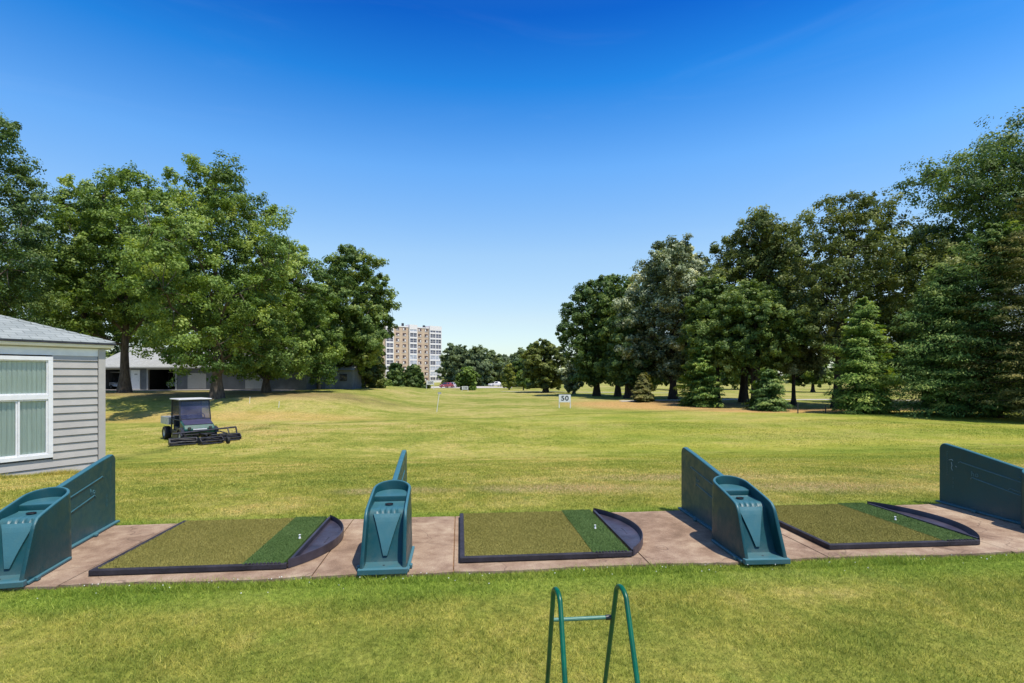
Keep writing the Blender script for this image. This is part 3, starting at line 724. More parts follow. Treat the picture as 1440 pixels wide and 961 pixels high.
conifer('evergreen_tree', 984, 50, 486, 32, 572, 'pale tipped cedar left of the tree trunks, standing on the grass edge', group=GC, seed=205, nb=180, per=170, leaf='leaf_cedar')
conifer('evergreen_tree', 1080, 45, 522, 28, 577, 'low dark evergreen below the blue green tree', group=GC, seed=206, nb=150, per=150, leaf='leaf_cedar_dark', prof=lambda s: (1-s)**.5)
conifer('evergreen_tree', 905, 58, 526, 20, 564, 'low brownish evergreen under the silvery tree', group=GC, seed=207, nb=120, per=130, leaf='leaf_brown')
# extra trunks of trees whose crowns merge
# background beyond the right row
for i, (px, Y, top, hw, lf) in enumerate([(915, 120, 470, 38, 'leaf_mid'), (980, 112, 460, 40, 'leaf_bright'), (1050, 118, 470, 40, 'leaf_mid'), (1143, 96, 492, 34, 'leaf_mid'), (1215, 116, 476, 42, 'leaf_deep'), (1290, 120, 470, 44, 'leaf_mid'), (1370, 118, 470, 44, 'leaf_deep'), (1440, 110, 470, 46, 'leaf_mid')]):
    tree('fairway_tree', px, Y, top, hw, 540, ['far tree seen between trunks at the start of the right row', 'far tree glimpsed behind the silvery tree', 'far tree glimpsed behind the rounded blue green tree', 'leaning tree alone on the sunny fairway, seen in the gap',
        'far tree behind the small cone shaped cedar', 'far tree behind the middle cedar', 'far tree behind the tallest cedar', 'far tree at the right edge beyond the cedars'][i], group='trees across the far fairway', leaf=lf, seed=120+i, ncl=90, nleaf=26, tr=.3, limbs=False, bk='bark_dark')
# distant wood, one mass
r = np.random.default_rng(77)
n = 1900; Yw = r.uniform(230, 330, n); pxw = r.uniform(-500, 1950, n); Yw = np.where((pxw > 480) & (pxw < 626), Yw+130, Yw)
Xw = (pxw-CX)/F*Yw; Zw = terrain(Xw, Yw)
top_z = 9.5+2.5*np.sin(pxw*.03)+1.5*np.sin(pxw*.11+1)
CC = np.stack([Xw, Yw, Zw+r.random(n)**.7*top_z], -1)
C, N, T, L, Wd, val = clump_leaves(r, CC, r.uniform(2.5, 4.5, n), 6, 12, 1.3)
o = link_mesh('distant_woods', leaves_mesh('distant_woods', C, N, T, L, Wd, val), M['leaf_haze'])
tag(o, 'far band of woodland along the horizon', 'woods', kind='stuff')

# ------------------------------------------------------------------ clubhouse corner (left)
hz_ = -.40
HOUSE = empty('clubhouse', (HC[0], HC[1], 0), math.atan2(-HD[1], -HD[0]), 'grey sided single storey clubhouse with white framed window at the left edge', 'building')
EAVE = 2.18
LW, DW = 7.5, 8.0
mb = MB(); mb.box(.10, LW, -DW, -.10, -.9, EAVE-.04); mb.build('wall_core', M['siding_dark'], HOUSE)
# window opening along the wall: from .86 (right frame) leftward
WX0, WX1, WZ0, WZ1 = .86, 3.10, 0.03, 1.98   # outer frame
bh = .148
mb = MB(); mj = MB()
z = -.75; k = 0
top = EAVE-.17
while z < top-.01:
    z1 = min(z+bh, top)
    segs = [(.115, LW)] if (z1 <= WZ0+.02) else ([(.115, WX0-.0)] + [(WX1, LW)])
    for (a, b) in segs:
        mb.add([(a, .030, z), (b, .030, z), (b, .006, z1+.006), (a, .006, z1+.006), (a, -.1, z), (b, -.1, z)], [(0, 3, 2, 1), (0, 1, 5, 4)])
        mj.box(a, b, -.05, .0275, z-.006, z+.004)
    z += bh; k += 1
wall = mb.build('siding', M['siding'], HOUSE); mj.build('siding_joints', M['joint'], HOUSE)
mb = MB(); mb.box(0, LW, -.02, .016, top-.002, EAVE-.02); mb.build('frieze_board', M['white'], HOUSE, bevel=.003)
mb = MB(); mb.box(-.02, .105, -.1, .038, -.8, EAVE-.03); mb.build('corner_trim', M['siding'], HOUSE, bevel=.004)
# gutter
mb = MB(); gx0 = -.14
prof = [(.02, EAVE), (.10, EAVE), (.125, EAVE+.035), (.125, EAVE+.085), (.14, EAVE+.09), (.14, EAVE+.105), (.02, EAVE+.105)]
mb.prism(prof, 'x', gx0, LW+.2); mb.build('gutter', M['white'], HOUSE, bevel=.004)
mb = MB(); mb.box(gx0+.01, LW, -DW-.1, .018, EAVE-.025, EAVE+.10); mb.build('soffit', M['grey_trim'], HOUSE)
# hip roof
p_ = .365; ez = EAVE+.112; rx0, ry0 = -.16, .15
def roofz(dx, dy): return ez+min(dx, dy)*p_
ridge = DW/2+.15
mb = MB()
mb.add([(rx0, ry0, ez), (LW+.2, ry0, ez), (LW+.2, ry0-ridge, ez+ridge*p_), (rx0+ridge, ry0-ridge, ez+ridge*p_), (rx0, ry0, ez-.025), (LW+.2, ry0, ez-.025)], [(0, 3, 2, 1), (0, 1, 5, 4)])
rf = mb.build('roof', M['shingle'], HOUSE)
mb = MB()
mb.add([(rx0, ry0, ez), (rx0+ridge, ry0-ridge, ez+ridge*p_), (rx0, ry0-2*ridge, ez)], [(0, 1, 2)])
mb.add([(rx0, ry0-2*ridge, ez), (rx0+ridge, ry0-ridge, ez+ridge*p_), (LW+.2, ry0-ridge, ez+ridge*p_), (LW+.2, ry0-2*ridge, ez)], [(0, 1, 2, 3)])
mb.build('roof', M['shingle_side'], HOUSE)
mb = MB()
a, b = Vector((rx0, ry0, ez+.005)), Vector((rx0+ridge, ry0-ridge, ez+ridge*p_+.005))
n = 26
for i in range(n):
    s0, s1 = i/n, (i+1.25)/n; p0 = a+(b-a)*s0; p1 = a+(b-a)*min(1, s1)
    w_ = .09
    mb.add([p0+Vector((w_, w_*0, w_*p_*0)), p0+Vector((0, 0, .022)), p0+Vector((0, -w_, 0)), p1+Vector((w_, 0, 0)), p1+Vector((0, 0, .012)), p1+Vector((0, -w_, 0))], [(0, 3, 4, 1), (1, 4, 5, 2), (0, 1, 2)])
mb.build('hip_cap', M['shingle'], HOUSE)
mb = MB(); mb.box(rx0, LW+.2, ry0-.03, ry0+.004, ez-.05, ez-.008); mb.build('drip_edge', M['dark_metal'], HOUSE)
# window
win = MB(); fw = .075
def rect_frame(mb, x0, x1, z0, z1, w, y0, y1, mi=0):
    mb.box(x0, x1, y0, y1, z0, z0+w); mb.box(x0, x1, y0, y1, z1-w, z1)
    mb.box(x0, x0+w, y0, y1, z0+w, z1-w); mb.box(x1-w, x1, y0, y1, z0+w, z1-w)
rect_frame(win, WX0, WX1, WZ0, WZ1, fw, -.05, .05)
ZT = 1.20
win.box(WX0+fw, WX1-fw, -.05, .046, ZT-.04, ZT+.055)
wobj = win.build('window', M['white'], HOUSE, bevel=.004)
sash = MB()
mull = [1.38, 1.98, 2.55]
xs_ = [WX0+fw]+mull+[WX1-fw]
for i in range(len(xs_)-1):
    rect_frame(sash, xs_[i]+.001, xs_[i+1]-.001, WZ0+fw+.001, ZT-.041, .028, -.04, .03-.012*(i % 2))
rect_frame(sash, WX0+fw+.001, WX1-fw-.001, ZT+.056, WZ1-fw-.001, .02, -.04, .028)
sash.build('sash', M['white'], wobj, bevel=.003)
gl = MB(); gl.add([(WX0+fw, .002, WZ0+fw), (WX1-fw, .002, WZ0+fw), (WX1-fw, .002, WZ1-fw), (WX0+fw, .002, WZ1-fw)], [(0, 3, 2, 1)])
gl.build('pane', M['glass'], wobj)
bl = MB(); x = WX0+fw; i = 0
while x < WX1-fw:
    bl.add([(x, -.035, WZ0+fw), (x+.078, -.020, WZ0+fw), (x+.078, -.020, WZ1-fw), (x, -.035, WZ1-fw)], [(0, 3, 2, 1)]); x += .072
bl.build('blind', M['curtain'], HOUSE)

# ------------------------------------------------------------------ garage building
gx0, gy0, _ = pos(140, 56.0); gz = tz(-35, 56)+.02
GAR = empty('garage_building', (-43.5, 56.0, gz), R_(3), 'long low grey maintenance garage with pale shingle roof and open bays', 'building')
GW, GD, GH = 21.5, 12.0, 2.45
def gpx(px): # local x on the front wall for a photograph column
    # front line: (-43.5,56)+s*(cos3,sin3)
    c, s_ = math.cos(R_(3)), math.sin(R_(3)); k = (px-CX)/F
    return (k*56.0+43.5)/(c-k*s_)
ops = [(gpx(140), gpx(182.5)), (gpx(208), gpx(247))]
door = (gpx(183.5), gpx(197.5))
mb = MB()
def wallseg(x0, x1, z0=0, z1=GH): mb.box(x0, x1, 0, .2, z0-.3*(z0 == 0), z1)
wallseg(0, ops[0][0]); wallseg(ops[0][1], door[0]); wallseg(door[1], ops[1][0]); wallseg(ops[1][1], GW)
for a, b in ops+[door]: mb.box(a, b, 0, .2, 2.12, GH)
mb.box(0, .2, .2, GD, -.3, GH); mb.box(GW-.2, GW, .2, GD, -.3, GH); mb.box(.2, GW-.2, GD-.2, GD, -.3, GH)
mb.build('wall', M['garage_siding'], GAR)
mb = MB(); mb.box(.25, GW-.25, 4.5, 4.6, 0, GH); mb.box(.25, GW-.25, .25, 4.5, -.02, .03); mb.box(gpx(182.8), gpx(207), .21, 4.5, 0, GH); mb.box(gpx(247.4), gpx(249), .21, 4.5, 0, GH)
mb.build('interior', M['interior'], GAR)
for a, b in ops:
    f_ = MB(); f_.box(a-.12, a+.02, -.03, .22, 0, 2.12); f_.box(b-.02, b+.12, -.03, .22, 0, 2.12); f_.box(a-.12, b+.12, -.03, .22, 2.12, 2.25); f_.build('bay_opening', M['grey_trim'], GAR)
mb = MB(); mb.box(door[0]+.05, door[1]-.05, -.02, .05, .02, 2.06); d_ = mb.build('door', M['white'], GAR, bevel=.01)
mb = MB(); rect_frame(mb, door[0], door[1], 0, 2.12, .05, -.04, .03); mb.build('door_frame', M['grey_trim'], d_)
mb = MB(); mb.tube([(door[1]-.2, -.03, 1.0), (door[1]-.2, -.09, 1.0)], .03, 8); mb.build('handle', M['metal'], d_)
mb = MB(); mb.box(door[0]+.42, door[0]+.72, -.03, -.022, 1.55, 1.68); mb.build('door_plate', M['grey_trim'], d_)
# pale panels right of the bays
for a, b in [(gpx(264), gpx(290)), (gpx(345), gpx(372))]: mb = MB(); mb.box(a, b, -.03, .0, .1, 1.75); mb.build('wall_panel', M['grey_trim'], GAR)
rp = .36; ov = .55
mb = MB(); rz0 = GH-.05; half = GD/2
mb.add([(-ov, -ov, rz0), (GW+ov, -ov, rz0), (GW+ov, half, rz0+(half+ov)*rp), (-ov, half, rz0+(half+ov)*rp), (GW+ov, GD+ov, rz0), (-ov, GD+ov, rz0)], [(0, 1, 2, 3), (3, 2, 4, 5)])
mb.add([(-ov, -ov, rz0-.02), (GW+ov, -ov, rz0-.02), (GW+ov, half, rz0+(half+ov)*rp-.02), (-ov, half, rz0+(half+ov)*rp-.02)], [(0, 3, 2, 1)])
mb.build('roof', M['shingle_garage'], GAR)
mb = MB(); mb.box(-ov, GW+ov, -ov-.08, -ov, rz0-.14, rz0-.003); mb.box(-ov, GW+ov, -ov+.002, -.002, rz0-.14, rz0-.10); mb.build('gutter', M['grey_trim'], GAR)
for q0 in (0, GW-.15): mb = MB(); mb.prism([(0, GH), (GD, GH), (half, GH+half*rp-.02)], 'x', q0, q0+.15); mb.build('gable', M['garage_siding'], GAR)
# second, lower wing to the right
WNG = empty('storage_shed', (-21.6, 60.0, tz(-20, 60)), R_(3), 'small grey shed with pale roof just right of the garage', 'building')
mb = MB(); mb.box(0, 3.6, 0, 5, -.3, 2.3); mb.prism([(0, 2.3), (5, 2.3), (2.5, 3.2)], 'x', 0, 3.6); mb.build('wall', M['garage_siding'], WNG)
mb = MB(); mb.add([(-.3, -.4, 2.16), (3.9, -.4, 2.16), (3.9, 2.5, 3.25), (-.3, 2.5, 3.25), (3.9, 5.4, 2.16), (-.3, 5.4, 2.16)], [(0, 1, 2, 3), (3, 2, 4, 5)]); mb.build('roof', M['shingle_garage'], WNG)
mb = MB(); mb.box(.6, 1.6, -.04, -.002, .02, 2.0); mb.build('door', M['siding_dark'], WNG)
mb = MB(); mb.box(2.2, 3.0, -.04, -.002, .9, 1.7); mb.build('window', M['dark_glass'], WNG)

# ------------------------------------------------------------------ wheels, carts, cars
def wheel(parent, x, y, rad, w, name='wheel', rimmat='metal', rot=0):
    prof = [(rad*.55, -w/2), (rad*.93, -w/2), (rad, -w*.3), (rad, w*.3), (rad*.93, w/2), (rad*.55, w/2)]
    mt = Matrix.Translation((x, y, rad)) @ Matrix.Rotation(rot, 4, 'Z') @ Matrix.Rotation(PI/2, 4, 'Y')
    a = MB(); a.lathe(prof, 20, mtx=mt); o = a.build(name, M['tyre'], parent, smooth=True)
    b = MB(); b.lathe([(.001, -w*.3), (rad*.3, -w*.32), (rad*.56, -w*.45), (rad*.56, w*.45), (rad*.3, w*.32), (.001, w*.3)], 16, mtx=mt); b.build('rim', M[rimmat], o, smooth=True)
    return o
# mower cart: front = -Y local
mx, my, mz = pos(268, 23.0)
CART = empty('mower_cart', (mx, my, mz), R_(47), 'green utility cart with white roof pushing a gang of black reel mowers', 'utility vehicle')
mb = MB()
mb.prism([(-1.28, .42), (-1.32, .62), (-1.18, .80), (-.72, .98), (-.66, .98), (-.62, .42)], 'x', -.62, .62); mb.build('hood', M['cart_green'], CART, bevel=.04)
mb = MB(); mb.prism([(-.70, .985), (-1.16, .815), (-1.19, .80), (-1.2, .83), (-.70, 1.03)][::-1], 'x', -.58, .58); mb.build('cowl', M['cart_blue'], CART, bevel=.01)
mb = MB(); mb.box(-.28, .28, -1.345, -1.325, .585, .635); mb.build('badge', M['white'], CART)
mb = MB(); mb.box(-.55, .55, -1.25, 1.75, .32, .42); mb.box(-.62, .62, -.62, .55, .40, .50); mb.box(-.6, .6, .28, .36, .5, 1.0); mb.build('chassis', M['dark_metal'], CART, bevel=.01)
for sx_ in (-1, 1):
    mb = MB(); mb.box(sx_*.62-.24*(sx_ > 0)-.0, sx_*.62+.24*(sx_ < 0), -.55, .55, .12, .48); mb.build('side_sill', M['dark_metal'], CART, bevel=.02)
for sx_ in (-.32, .32):
    mb = MB(); mb.box(sx_-.26, sx_+.26, -.2, .32, .5, .68); mb.box(sx_-.26, sx_+.26, .26, .38, .66, 1.15); mb.build('seat', M['ink'], CART, bevel=.04)
mb = MB(); mb.tube([(.32, -.55, .95), (.32, -.36, 1.12)], .02, 6); 
mb.tube([(.32+.17*math.cos(a), -.34+.07*math.sin(a), 1.12+.15*math.sin(a)) for a in [i*PI/8 for i in range(17)]], .015, 6); mb.build('steering_wheel', M['ink'], CART)
mb = MB()
for sx_ in (-.62, .62):
    mb.tube([(sx_, -.72, .95), (sx_*.97, -.55, 1.88)], .03, 8); mb.tube([(sx_, .58, .42), (sx_*.97, .55, 1.88)], .03, 8); mb.tube([(sx_, -.6, 1.0), (sx_, .58, 1.0)], .022, 6)
mb.tube([(-.6, -.56, 1.86), (.6, -.56, 1.86)], .025, 8); mb.tube([(-.6, .56, 1.86), (.6, .56, 1.86)], .025, 8); mb.tube([(-.62, -.70, 1.0), (.62, -.70, 1.0)], .025, 8)
mb.build('cab_frame', M['dark_metal'], CART)
mb = MB(); mb.box(-.68, .68, -.74, .68, 1.89, 1.95); mb.build('roof', M['cart_roof'], CART, bevel=.03)
mb = MB(); mb.add([(-.58, -.715, 1.02), (.58, -.715, 1.02), (.57, -.57, 1.85), (-.57, -.57, 1.85)], [(0, 1, 2, 3)]); ws = mb.build('windscreen', M['windscreen'], CART)
mb = MB(); rot_ = Matrix.Translation((0, -.735, 1.02)) @ Matrix.Rotation(-R_(10), 4, 'X')
rect_frame(mb, -.62, .62, 0, .85, .035, -.01, .015); mb.v = [tuple(rot_ @ Vector(p)) for p in mb.v]; mb.build('screen_frame', M['dark_metal'], ws)
mb = MB(); mb.add([(-.58, .575, 1.02), (.58, .575, 1.02), (.57, .565, 1.85), (-.57, .565, 1.85)], [(0, 1, 2, 3)]); mb.build('rear_screen', M['windscreen'], CART)
CART.scale = (.93, .93, .93)
# cargo bed, open box
mb = MB(); mb.box(-.72, .72, .72, 1.95, .72, .76); mb.box(-.72, -.68, .72, 1.95, .76, 1.06); mb.box(.68, .72, .72, 1.95, .76, 1.06); mb.box(-.68, .68, .72, .76, .76, 1.06); mb.box(-.68, .68, 1.91, 1.95, .76, 1.06)
mb.build('cargo_bed', M['alu'], CART, bevel=.005)
for sx_ in (-1, 1):
    mb = MB(); mb.prism([(-1.35, .42), (-1.30, .62), (-1.0, .70), (-.72, .62), (-.66, .42), (-.74, .42), (-.8, .55), (-1.0, .62), (-1.22, .55), (-1.28, .42)], 'x', *sorted((sx_*.62, sx_*.76)))
    mb.build('fender', M['dark_metal'], CART)
for sx_ in (-.62, .62): wheel(CART, sx_, -1.0, .29, .22, rimmat='alu'); wheel(CART, sx_, 1.32, .31, .26, rimmat='alu')
for sx_ in (-.42, .42):
    mb = MB(); mb.lathe([(.001, 0), (.07, 0), (.07, .03), (.001, .035)], 14, mtx=Matrix.Translation((sx_, -1.31, .66)) @ Matrix.Rotation(PI/2, 4, 'X')); mb.build('headlight', M['dark_glass'], CART)
# reel mower units
def reel_unit(x, y, w, rz, parent, lift=0):
    u = MB(); mt = Matrix.Translation((x, y, lift)) @ Matrix.Rotation(rz, 4, 'Z') @ Matrix.Diagonal((1, .85, .8, 1))
    for s_ in (-1, 1):
        u.prism([(-.28, .05), (.26, .05), (.30, .18), (.12, .40), (-.12, .40), (-.32, .22)], 'x', s_*w/2-.02, s_*w/2+.02, mtx=mt)
    u.box(-w/2, w/2, -.10, .12, .36, .40, mtx=mt); u.box(-w/2, w/2, .22, .25, .10, .32, mtx=mt); u.tube([(-w/2, -.30, .20), (w/2, -.30, .20)], .022, 8, mtx=mt)
    u.tube([(-w/2, -.18, .36), (w/2, -.18, .36)], .018, 8, mtx=mt)
    fr_ = u.build('mower_unit', M['dark_metal'], parent, bevel=.005)
    v_ = MB()
    for k in range(7):
        a0 = 2*PI*k/7
        pts = [(-w/2+w*j/8, .14*math.cos(a0+j*.12), .20+.14*math.sin(a0+j*.12)) for j in range(9)]
        v_.tube(pts, .014, 4, mtx=mt)
    v_.tube([(-w/2, 0, .20), (w/2, 0, .20)], .03, 8, mtx=mt); v_.build('reel', M['dark_metal'], fr_)
    q_ = MB(); q_.tube([(-w/2+.04, -.24, .06), (w/2-.04, -.24, .06)], .05, 12, mtx=mt); q_.tube([(-w/2+.04, .24, .05), (w/2-.04, .24, .05)], .045, 12, mtx=mt); q_.build('roller', M['ink'], fr_)
reel_unit(-.78, -1.70, 1.0, R_(-8), CART); reel_unit(.15, -2.15, .9, R_(4), CART); reel_unit(1.12, -1.60, .85, R_(2), CART, .02)
mb = MB()
mb.tube([(-1.1, -1.45, .48), (1.5, -1.35, .60)], .04, 8); mb.tube([(0, -1.2, .40), (0, -2.2, .42)], .04, 8); mb.tube([(-.8, -1.42, .48), (-.82, -1.75, .38)], .03, 8)
mb.tube([(1.12, -1.38, .58), (1.12, -1.6, .34)], .03, 8); mb.tube([(1.5, -1.35, .60), (1.52, -1.40, .30)], .035, 8); mb.tube([(.65, -1.7, .5), (.72, -2.5, .45)], .03, 8); mb.tube([(-.6, -1.25, .38), (.6, -1.25, .38)], .035, 8)
mb.tube([(.15, -2.3, .40), (.72, -2.45, .45)], .025, 8); mb.tube([(.72, -2.5, .47), (.72, -2.55, .2)], .025, 8)
mb.build('hitch_frame', M['dark_metal'], CART)
wheel(CART, .72, -2.62, .15, .10, 'caster_wheel', 'dark_metal')

# golf cart in the first bay
def golf_cart(x, y, z, rz, label):
    c = empty('golf_cart', (x, y, z), rz, label, 'golf cart')
    mb = MB(); mb.prism([(-1.15, .30), (-1.18, .55), (-.95, .78), (-.6, .82), (-.5, .34), (.35, .34), (.4, .72), (1.1, .72), (1.15, .35)][::-1], 'x', -.55, .55); mb.build('body', M['car_white'], c, bevel=.04)
    mb = MB(); mb.box(-.5, .5, 0, .42, .72, .86); mb.box(-.5, .5, .38, .5, .86, 1.2); mb.build('seat', M['ink'], c, bevel=.03)
    for sx_ in (-.5, .5):
        for q_ in ([(sx_, -.7, .8), (sx_, -.5, 1.78)], [(sx_, .9, .7), (sx_, .75, 1.78)]): mb = MB(); mb.tube(q_, .02, 6); mb.build('canopy_post', M['dark_metal'], c)
    mb = MB(); mb.box(-.58, .58, -.75, .9, 1.78, 1.84); mb.build('canopy', M['grey_trim'], c, bevel=.02)
    for sx_ in (-.5, .5): wheel(c, sx_, -.8, .22, .2); wheel(c, sx_, .75, .22, .2)
lx_ = gpx(157)
px_, py_ = -43.5+lx_*math.cos(R_(3))-1.7*math.sin(R_(3))*1, 56+lx_*math.sin(R_(3))+1.5
golf_cart(px_, py_, gz+.03, R_(70), 'white golf cart parked inside the left garage bay')
lx_ = gpx(232)
golf_cart(-43.5+lx_*math.cos(R_(3)), 56+lx_*math.sin(R_(3))+2.4, gz+.03, R_(80), 'golf cart in the dark of the bay right of the white door')

def car(px, Y, rz, mat, label):
    x, y, z = pos(px, Y); c = empty('parked_car', (x, y, z+.04), rz, label, 'car', 'cars parked beyond the range')
    prof = [(-2.15, .28), (-2.2, .62), (-2.0, .80), (-1.05, .92), (-.45, 1.40), (.85, 1.43), (1.55, .98), (2.1, .90), (2.2, .55), (2.15, .28)]
    mb = MB(); n = len(prof)
    lo = [(x_, -.86 if z_ < 1.0 else -.62, z_) for x_, z_ in prof]; hi = [(x_, .86 if z_ < 1.0 else .62, z_) for x_, z_ in prof]
    mb.add(lo+hi, [tuple(range(n)), tuple(range(n, 2*n))[::-1]]+[(i, n+i, n+(i+1) % n, (i+1) % n) for i in range(n)])
    mb.build('body', M[mat], c, bevel=.05)
    for sg in (-1, 1):
        mb = MB(); mb.add([(-.98, sg*.852, .95), (1.42, sg*.852, 1.0), (.82, sg*.655, 1.36), (-.45, sg*.655, 1.34)], [(0, 1, 2, 3)]); mb.build('side_window', M['dark_glass'], c)
    mb = MB(); mb.add([(-1.07, -.74, .94), (-1.07, .74, .94), (-.50, .58, 1.385), (-.50, -.58, 1.385)], [(0, 1, 2, 3)]); mb.build('windscreen', M['dark_glass'], c)
    mb = MB(); mb.add([(1.57, -.74, 1.0), (1.57, .74, 1.0), (.92, .58, 1.41), (.92, -.58, 1.41)], [(0, 3, 2, 1)]); mb.build('rear_window', M['dark_glass'], c)
    for yy in (-.55, .55): mb = MB(); mb.box(-2.215, -2.17, yy-.16, yy+.16, .58, .70); mb.build('headlight', M['white'], c)
    for xx in (-1.35, 1.35):
        for yy in (-.78, .78):
            w_ = wheel(c, 0, 0, .32, .2); w_.location = (xx, yy, 0); w_.rotation_euler = (0, 0, PI/2)
car(628, 143, R_(62), 'car_red', 'dark red car parked left of the pale cars')
car(636, 147, R_(75), 'car_pink', 'silver pink car parked between the red and the white one')
car(645, 150, R_(70), 'car_white', 'white car parked rightmost of the row beyond the range')
car(697, 160, R_(30), 'car_white', 'white car alone by the far field edge under the trees')

# ------------------------------------------------------------------ signs, poles, stakes
def sign(px, Y, w, h, zb, body, label, txt=.5):
    x, y, z = pos(px, Y); s = empty('distance_sign', (x, y, z), 0, label, 'sign')
    mb = MB(); mb.box(-w/2, w/2, -.02, .02, zb, zb+h); b_ = mb.build('board', M['white_board'], s, bevel=.004)
    text_mesh(body, txt, M['ink'], b_, (0, -.026, zb+h/2), (PI/2, 0, 0), 'lettering', .003, txt*.02, 1.12)
    for q in (-1, 1): mb = MB(); mb.box(q*(w/2-.03)-.035, q*(w/2-.03)+.035, -.018+.04, .055, -.2, zb+h*.95); mb.build('post', M['white'], s)
sign(794.3, 46, 1.02, .66, .50, '50', 'white board on two posts reading 50', .58)
sign(605, 91, 1.3, .70, .75, '100', 'white board on two posts reading 100, before the tower', .55)
sign(654, 99, 1.15, .62, .35, '150', 'small white board on two posts in front of the parked cars', .5)
x, y, z = pos(614, 42)
o = MB(); o.tube([(0, 0, -.1), (.10, 0, .7), (.22, .02, 1.55)], .022, 8)
P_ = empty('leaning_pole', (x, y, z), 0, 'thin white pole leaning to the right in the middle of the field', 'pole'); o.build('shaft', M['white'], P_, smooth=True)
mb = MB(); mb.box(.10, .36, 0, .012, 1.40, 1.56); mb.build('plate', M['grey_trim'], P_)
for px, Y, h, lb in [(351, 38.5, .42, 'short white stake nearest the broad tree'), (392, 37.5, .42, 'short white stake right of the other, in tree shade')]:
    x, y, z = pos(px, Y); mb = MB(); mb.tube([(0, 0, -.05), (.03, 0, h)], .018, 8); o = mb.build('marker_stake', M['white'], None, loc=(x, y, z)); tag(o, lb, 'stake', 'white stakes at the shade edge')
for px, Y, h, mt, lb in [(1122, 40, .75, 'dark_metal', 'dark thin post left of the airy tree trunk'), (1161, 40, .6, 'dark_metal', 'shorter dark thin post beside the airy tree trunk'), (1236, 38.5, .9, 'white', 'white thin post under the small cone shaped cedar'), (1063, 44, .5, 'dark_metal', 'dark thin post under the blue green tree')]:
    x, y, z = pos(px, Y); mb = MB(); mb.box(-.03, .03, -.03, .03, -.1, h); mb.box(-.034, .034, -.034, .034, h+.001, h+.03); o = mb.build('marker_post', M[mt], None, loc=(x, y, z)); tag(o, lb, 'post', 'posts along the tree row')

# ------------------------------------------------------------------ apartment tower
AP0 = Vector((-66.5, 238, 0)); aang = R_(38)
apz = -2.0
APT = empty('apartment_tower', (AP0.x, AP0.y, apz), aang, 'ten storey tan brick apartment tower with white glazed balcony bays', 'building')
def apx(px):
    k = (px-CX)/F; c, s_ = math.cos(aang), math.sin(aang)
    return (k*AP0.y-AP0.x)/(c-k*s_)
A0, A1 = apx(515), apx(603); NF = 10; FH = 2.62; BT = 27.0-.8
mb = MB(); mb.box(A0, A1, 0, 16, -2, BT); mb.build('wall', M['brick'], APT)
mb = MB(); mb.box(A0-.1, A1+.1, -.15, 16.1, BT, BT+.5); mb.build('parapet', M['bay_white'], APT)
bays = [(apx(541.5), apx(552.5), 2.1), (apx(574.5), apx(585.6), 2.1), (apx(603.0), apx(619.6), 1.2)]
for bi, (a, b, ov_) in enumerate(bays):
    mb = MB(); y0 = -1.0
    for x_ in ([a, b-.35] if bi < 2 else [a, (a+b)/2-.18, b-.35]): mb.box(x_, x_+.35, y0, .0 if bi < 2 else 14, -2, BT+1.2)
    for k in range(NF+1):
        mb.box(a+.35, b-.35, y0+.02, -.02, .6+k*FH-.55, .6+k*FH+.28)
    mb.box(a+.001, b-.001, y0+.01, 3 if bi < 2 else 14, BT-.85, BT+1.35)
    if bi == 2: mb.box(a+.35, b-.35, -.4, 14, -2, BT-.2); mb.box(a+.3, b-.3, y0+.03, 0, -2, 1.2)
    o = mb.build('balcony_bay', M['bay_white'], APT)
    for k in range(NF if bi < 2 else NF):
        z0_ = .6+k*FH+.28; z1_ = min(.6+(k+1)*FH-.55, BT-.86)
        if z1_ > BT: continue
        rng_ = [(a+.35, b-.35)] if bi < 2 else [(a+.35, (a+b)/2-.18), ((a+b)/2+.17, b-.35)]
        for (p, q_) in rng_:
            light = (bi == 2 and k in (1, 2, 4)) or (bi == 1 and k in (3, 4, 9)) or (bi == 2 and k == 3 and p > (a+b)/2)
            mb = MB(); mb.box(p, q_, y0+.1, y0+.16, z0_, z1_); mb.build('glazing', M['apt_glass_light' if light else 'apt_glass'], o)
            mb = MB(); mb.box((p+q_)/2-.07, (p+q_)/2+.07, y0+.06, y0+.10, z0_, z1_); mb.box(p, q_, y0+.061, y0+.099, z0_+.75, z0_+.85); mb.build('window_bar', M['bay_white'], o)
for cpx in (559, 568.6, 590.3, 599.3):
    xc = apx(cpx)
    for k in range(NF):
        z0_ = .6+k*FH+.55
        mb = MB(); mb.box(xc-.85, xc+.85, -.06, -.003, z0_, z0_+1.35); o = mb.build('window', M['apt_window'], APT)
        mb = MB(); mb.box(xc+(.1 if k % 3 else -.7), xc+(.7 if k % 3 else -.1), -.08, -.062, z0_+.15, z0_+.7+.3*(k % 2)); mb.build('blind', M['bay_white'], o)
        mb = MB(); mb.box(xc-.95, xc+.95, -.10, -.003, z0_-.16, z0_-.003); mb.build('sill', M['bay_white'], o)
for q_, h_ in ((571, 2.2), (601, 1.8)): mb = MB(); xq = apx(q_); mb.box(xq-.4, xq+.4, 3, 4, BT+.5, BT+h_); mb.build('chimney', M['dark_metal'], APT)

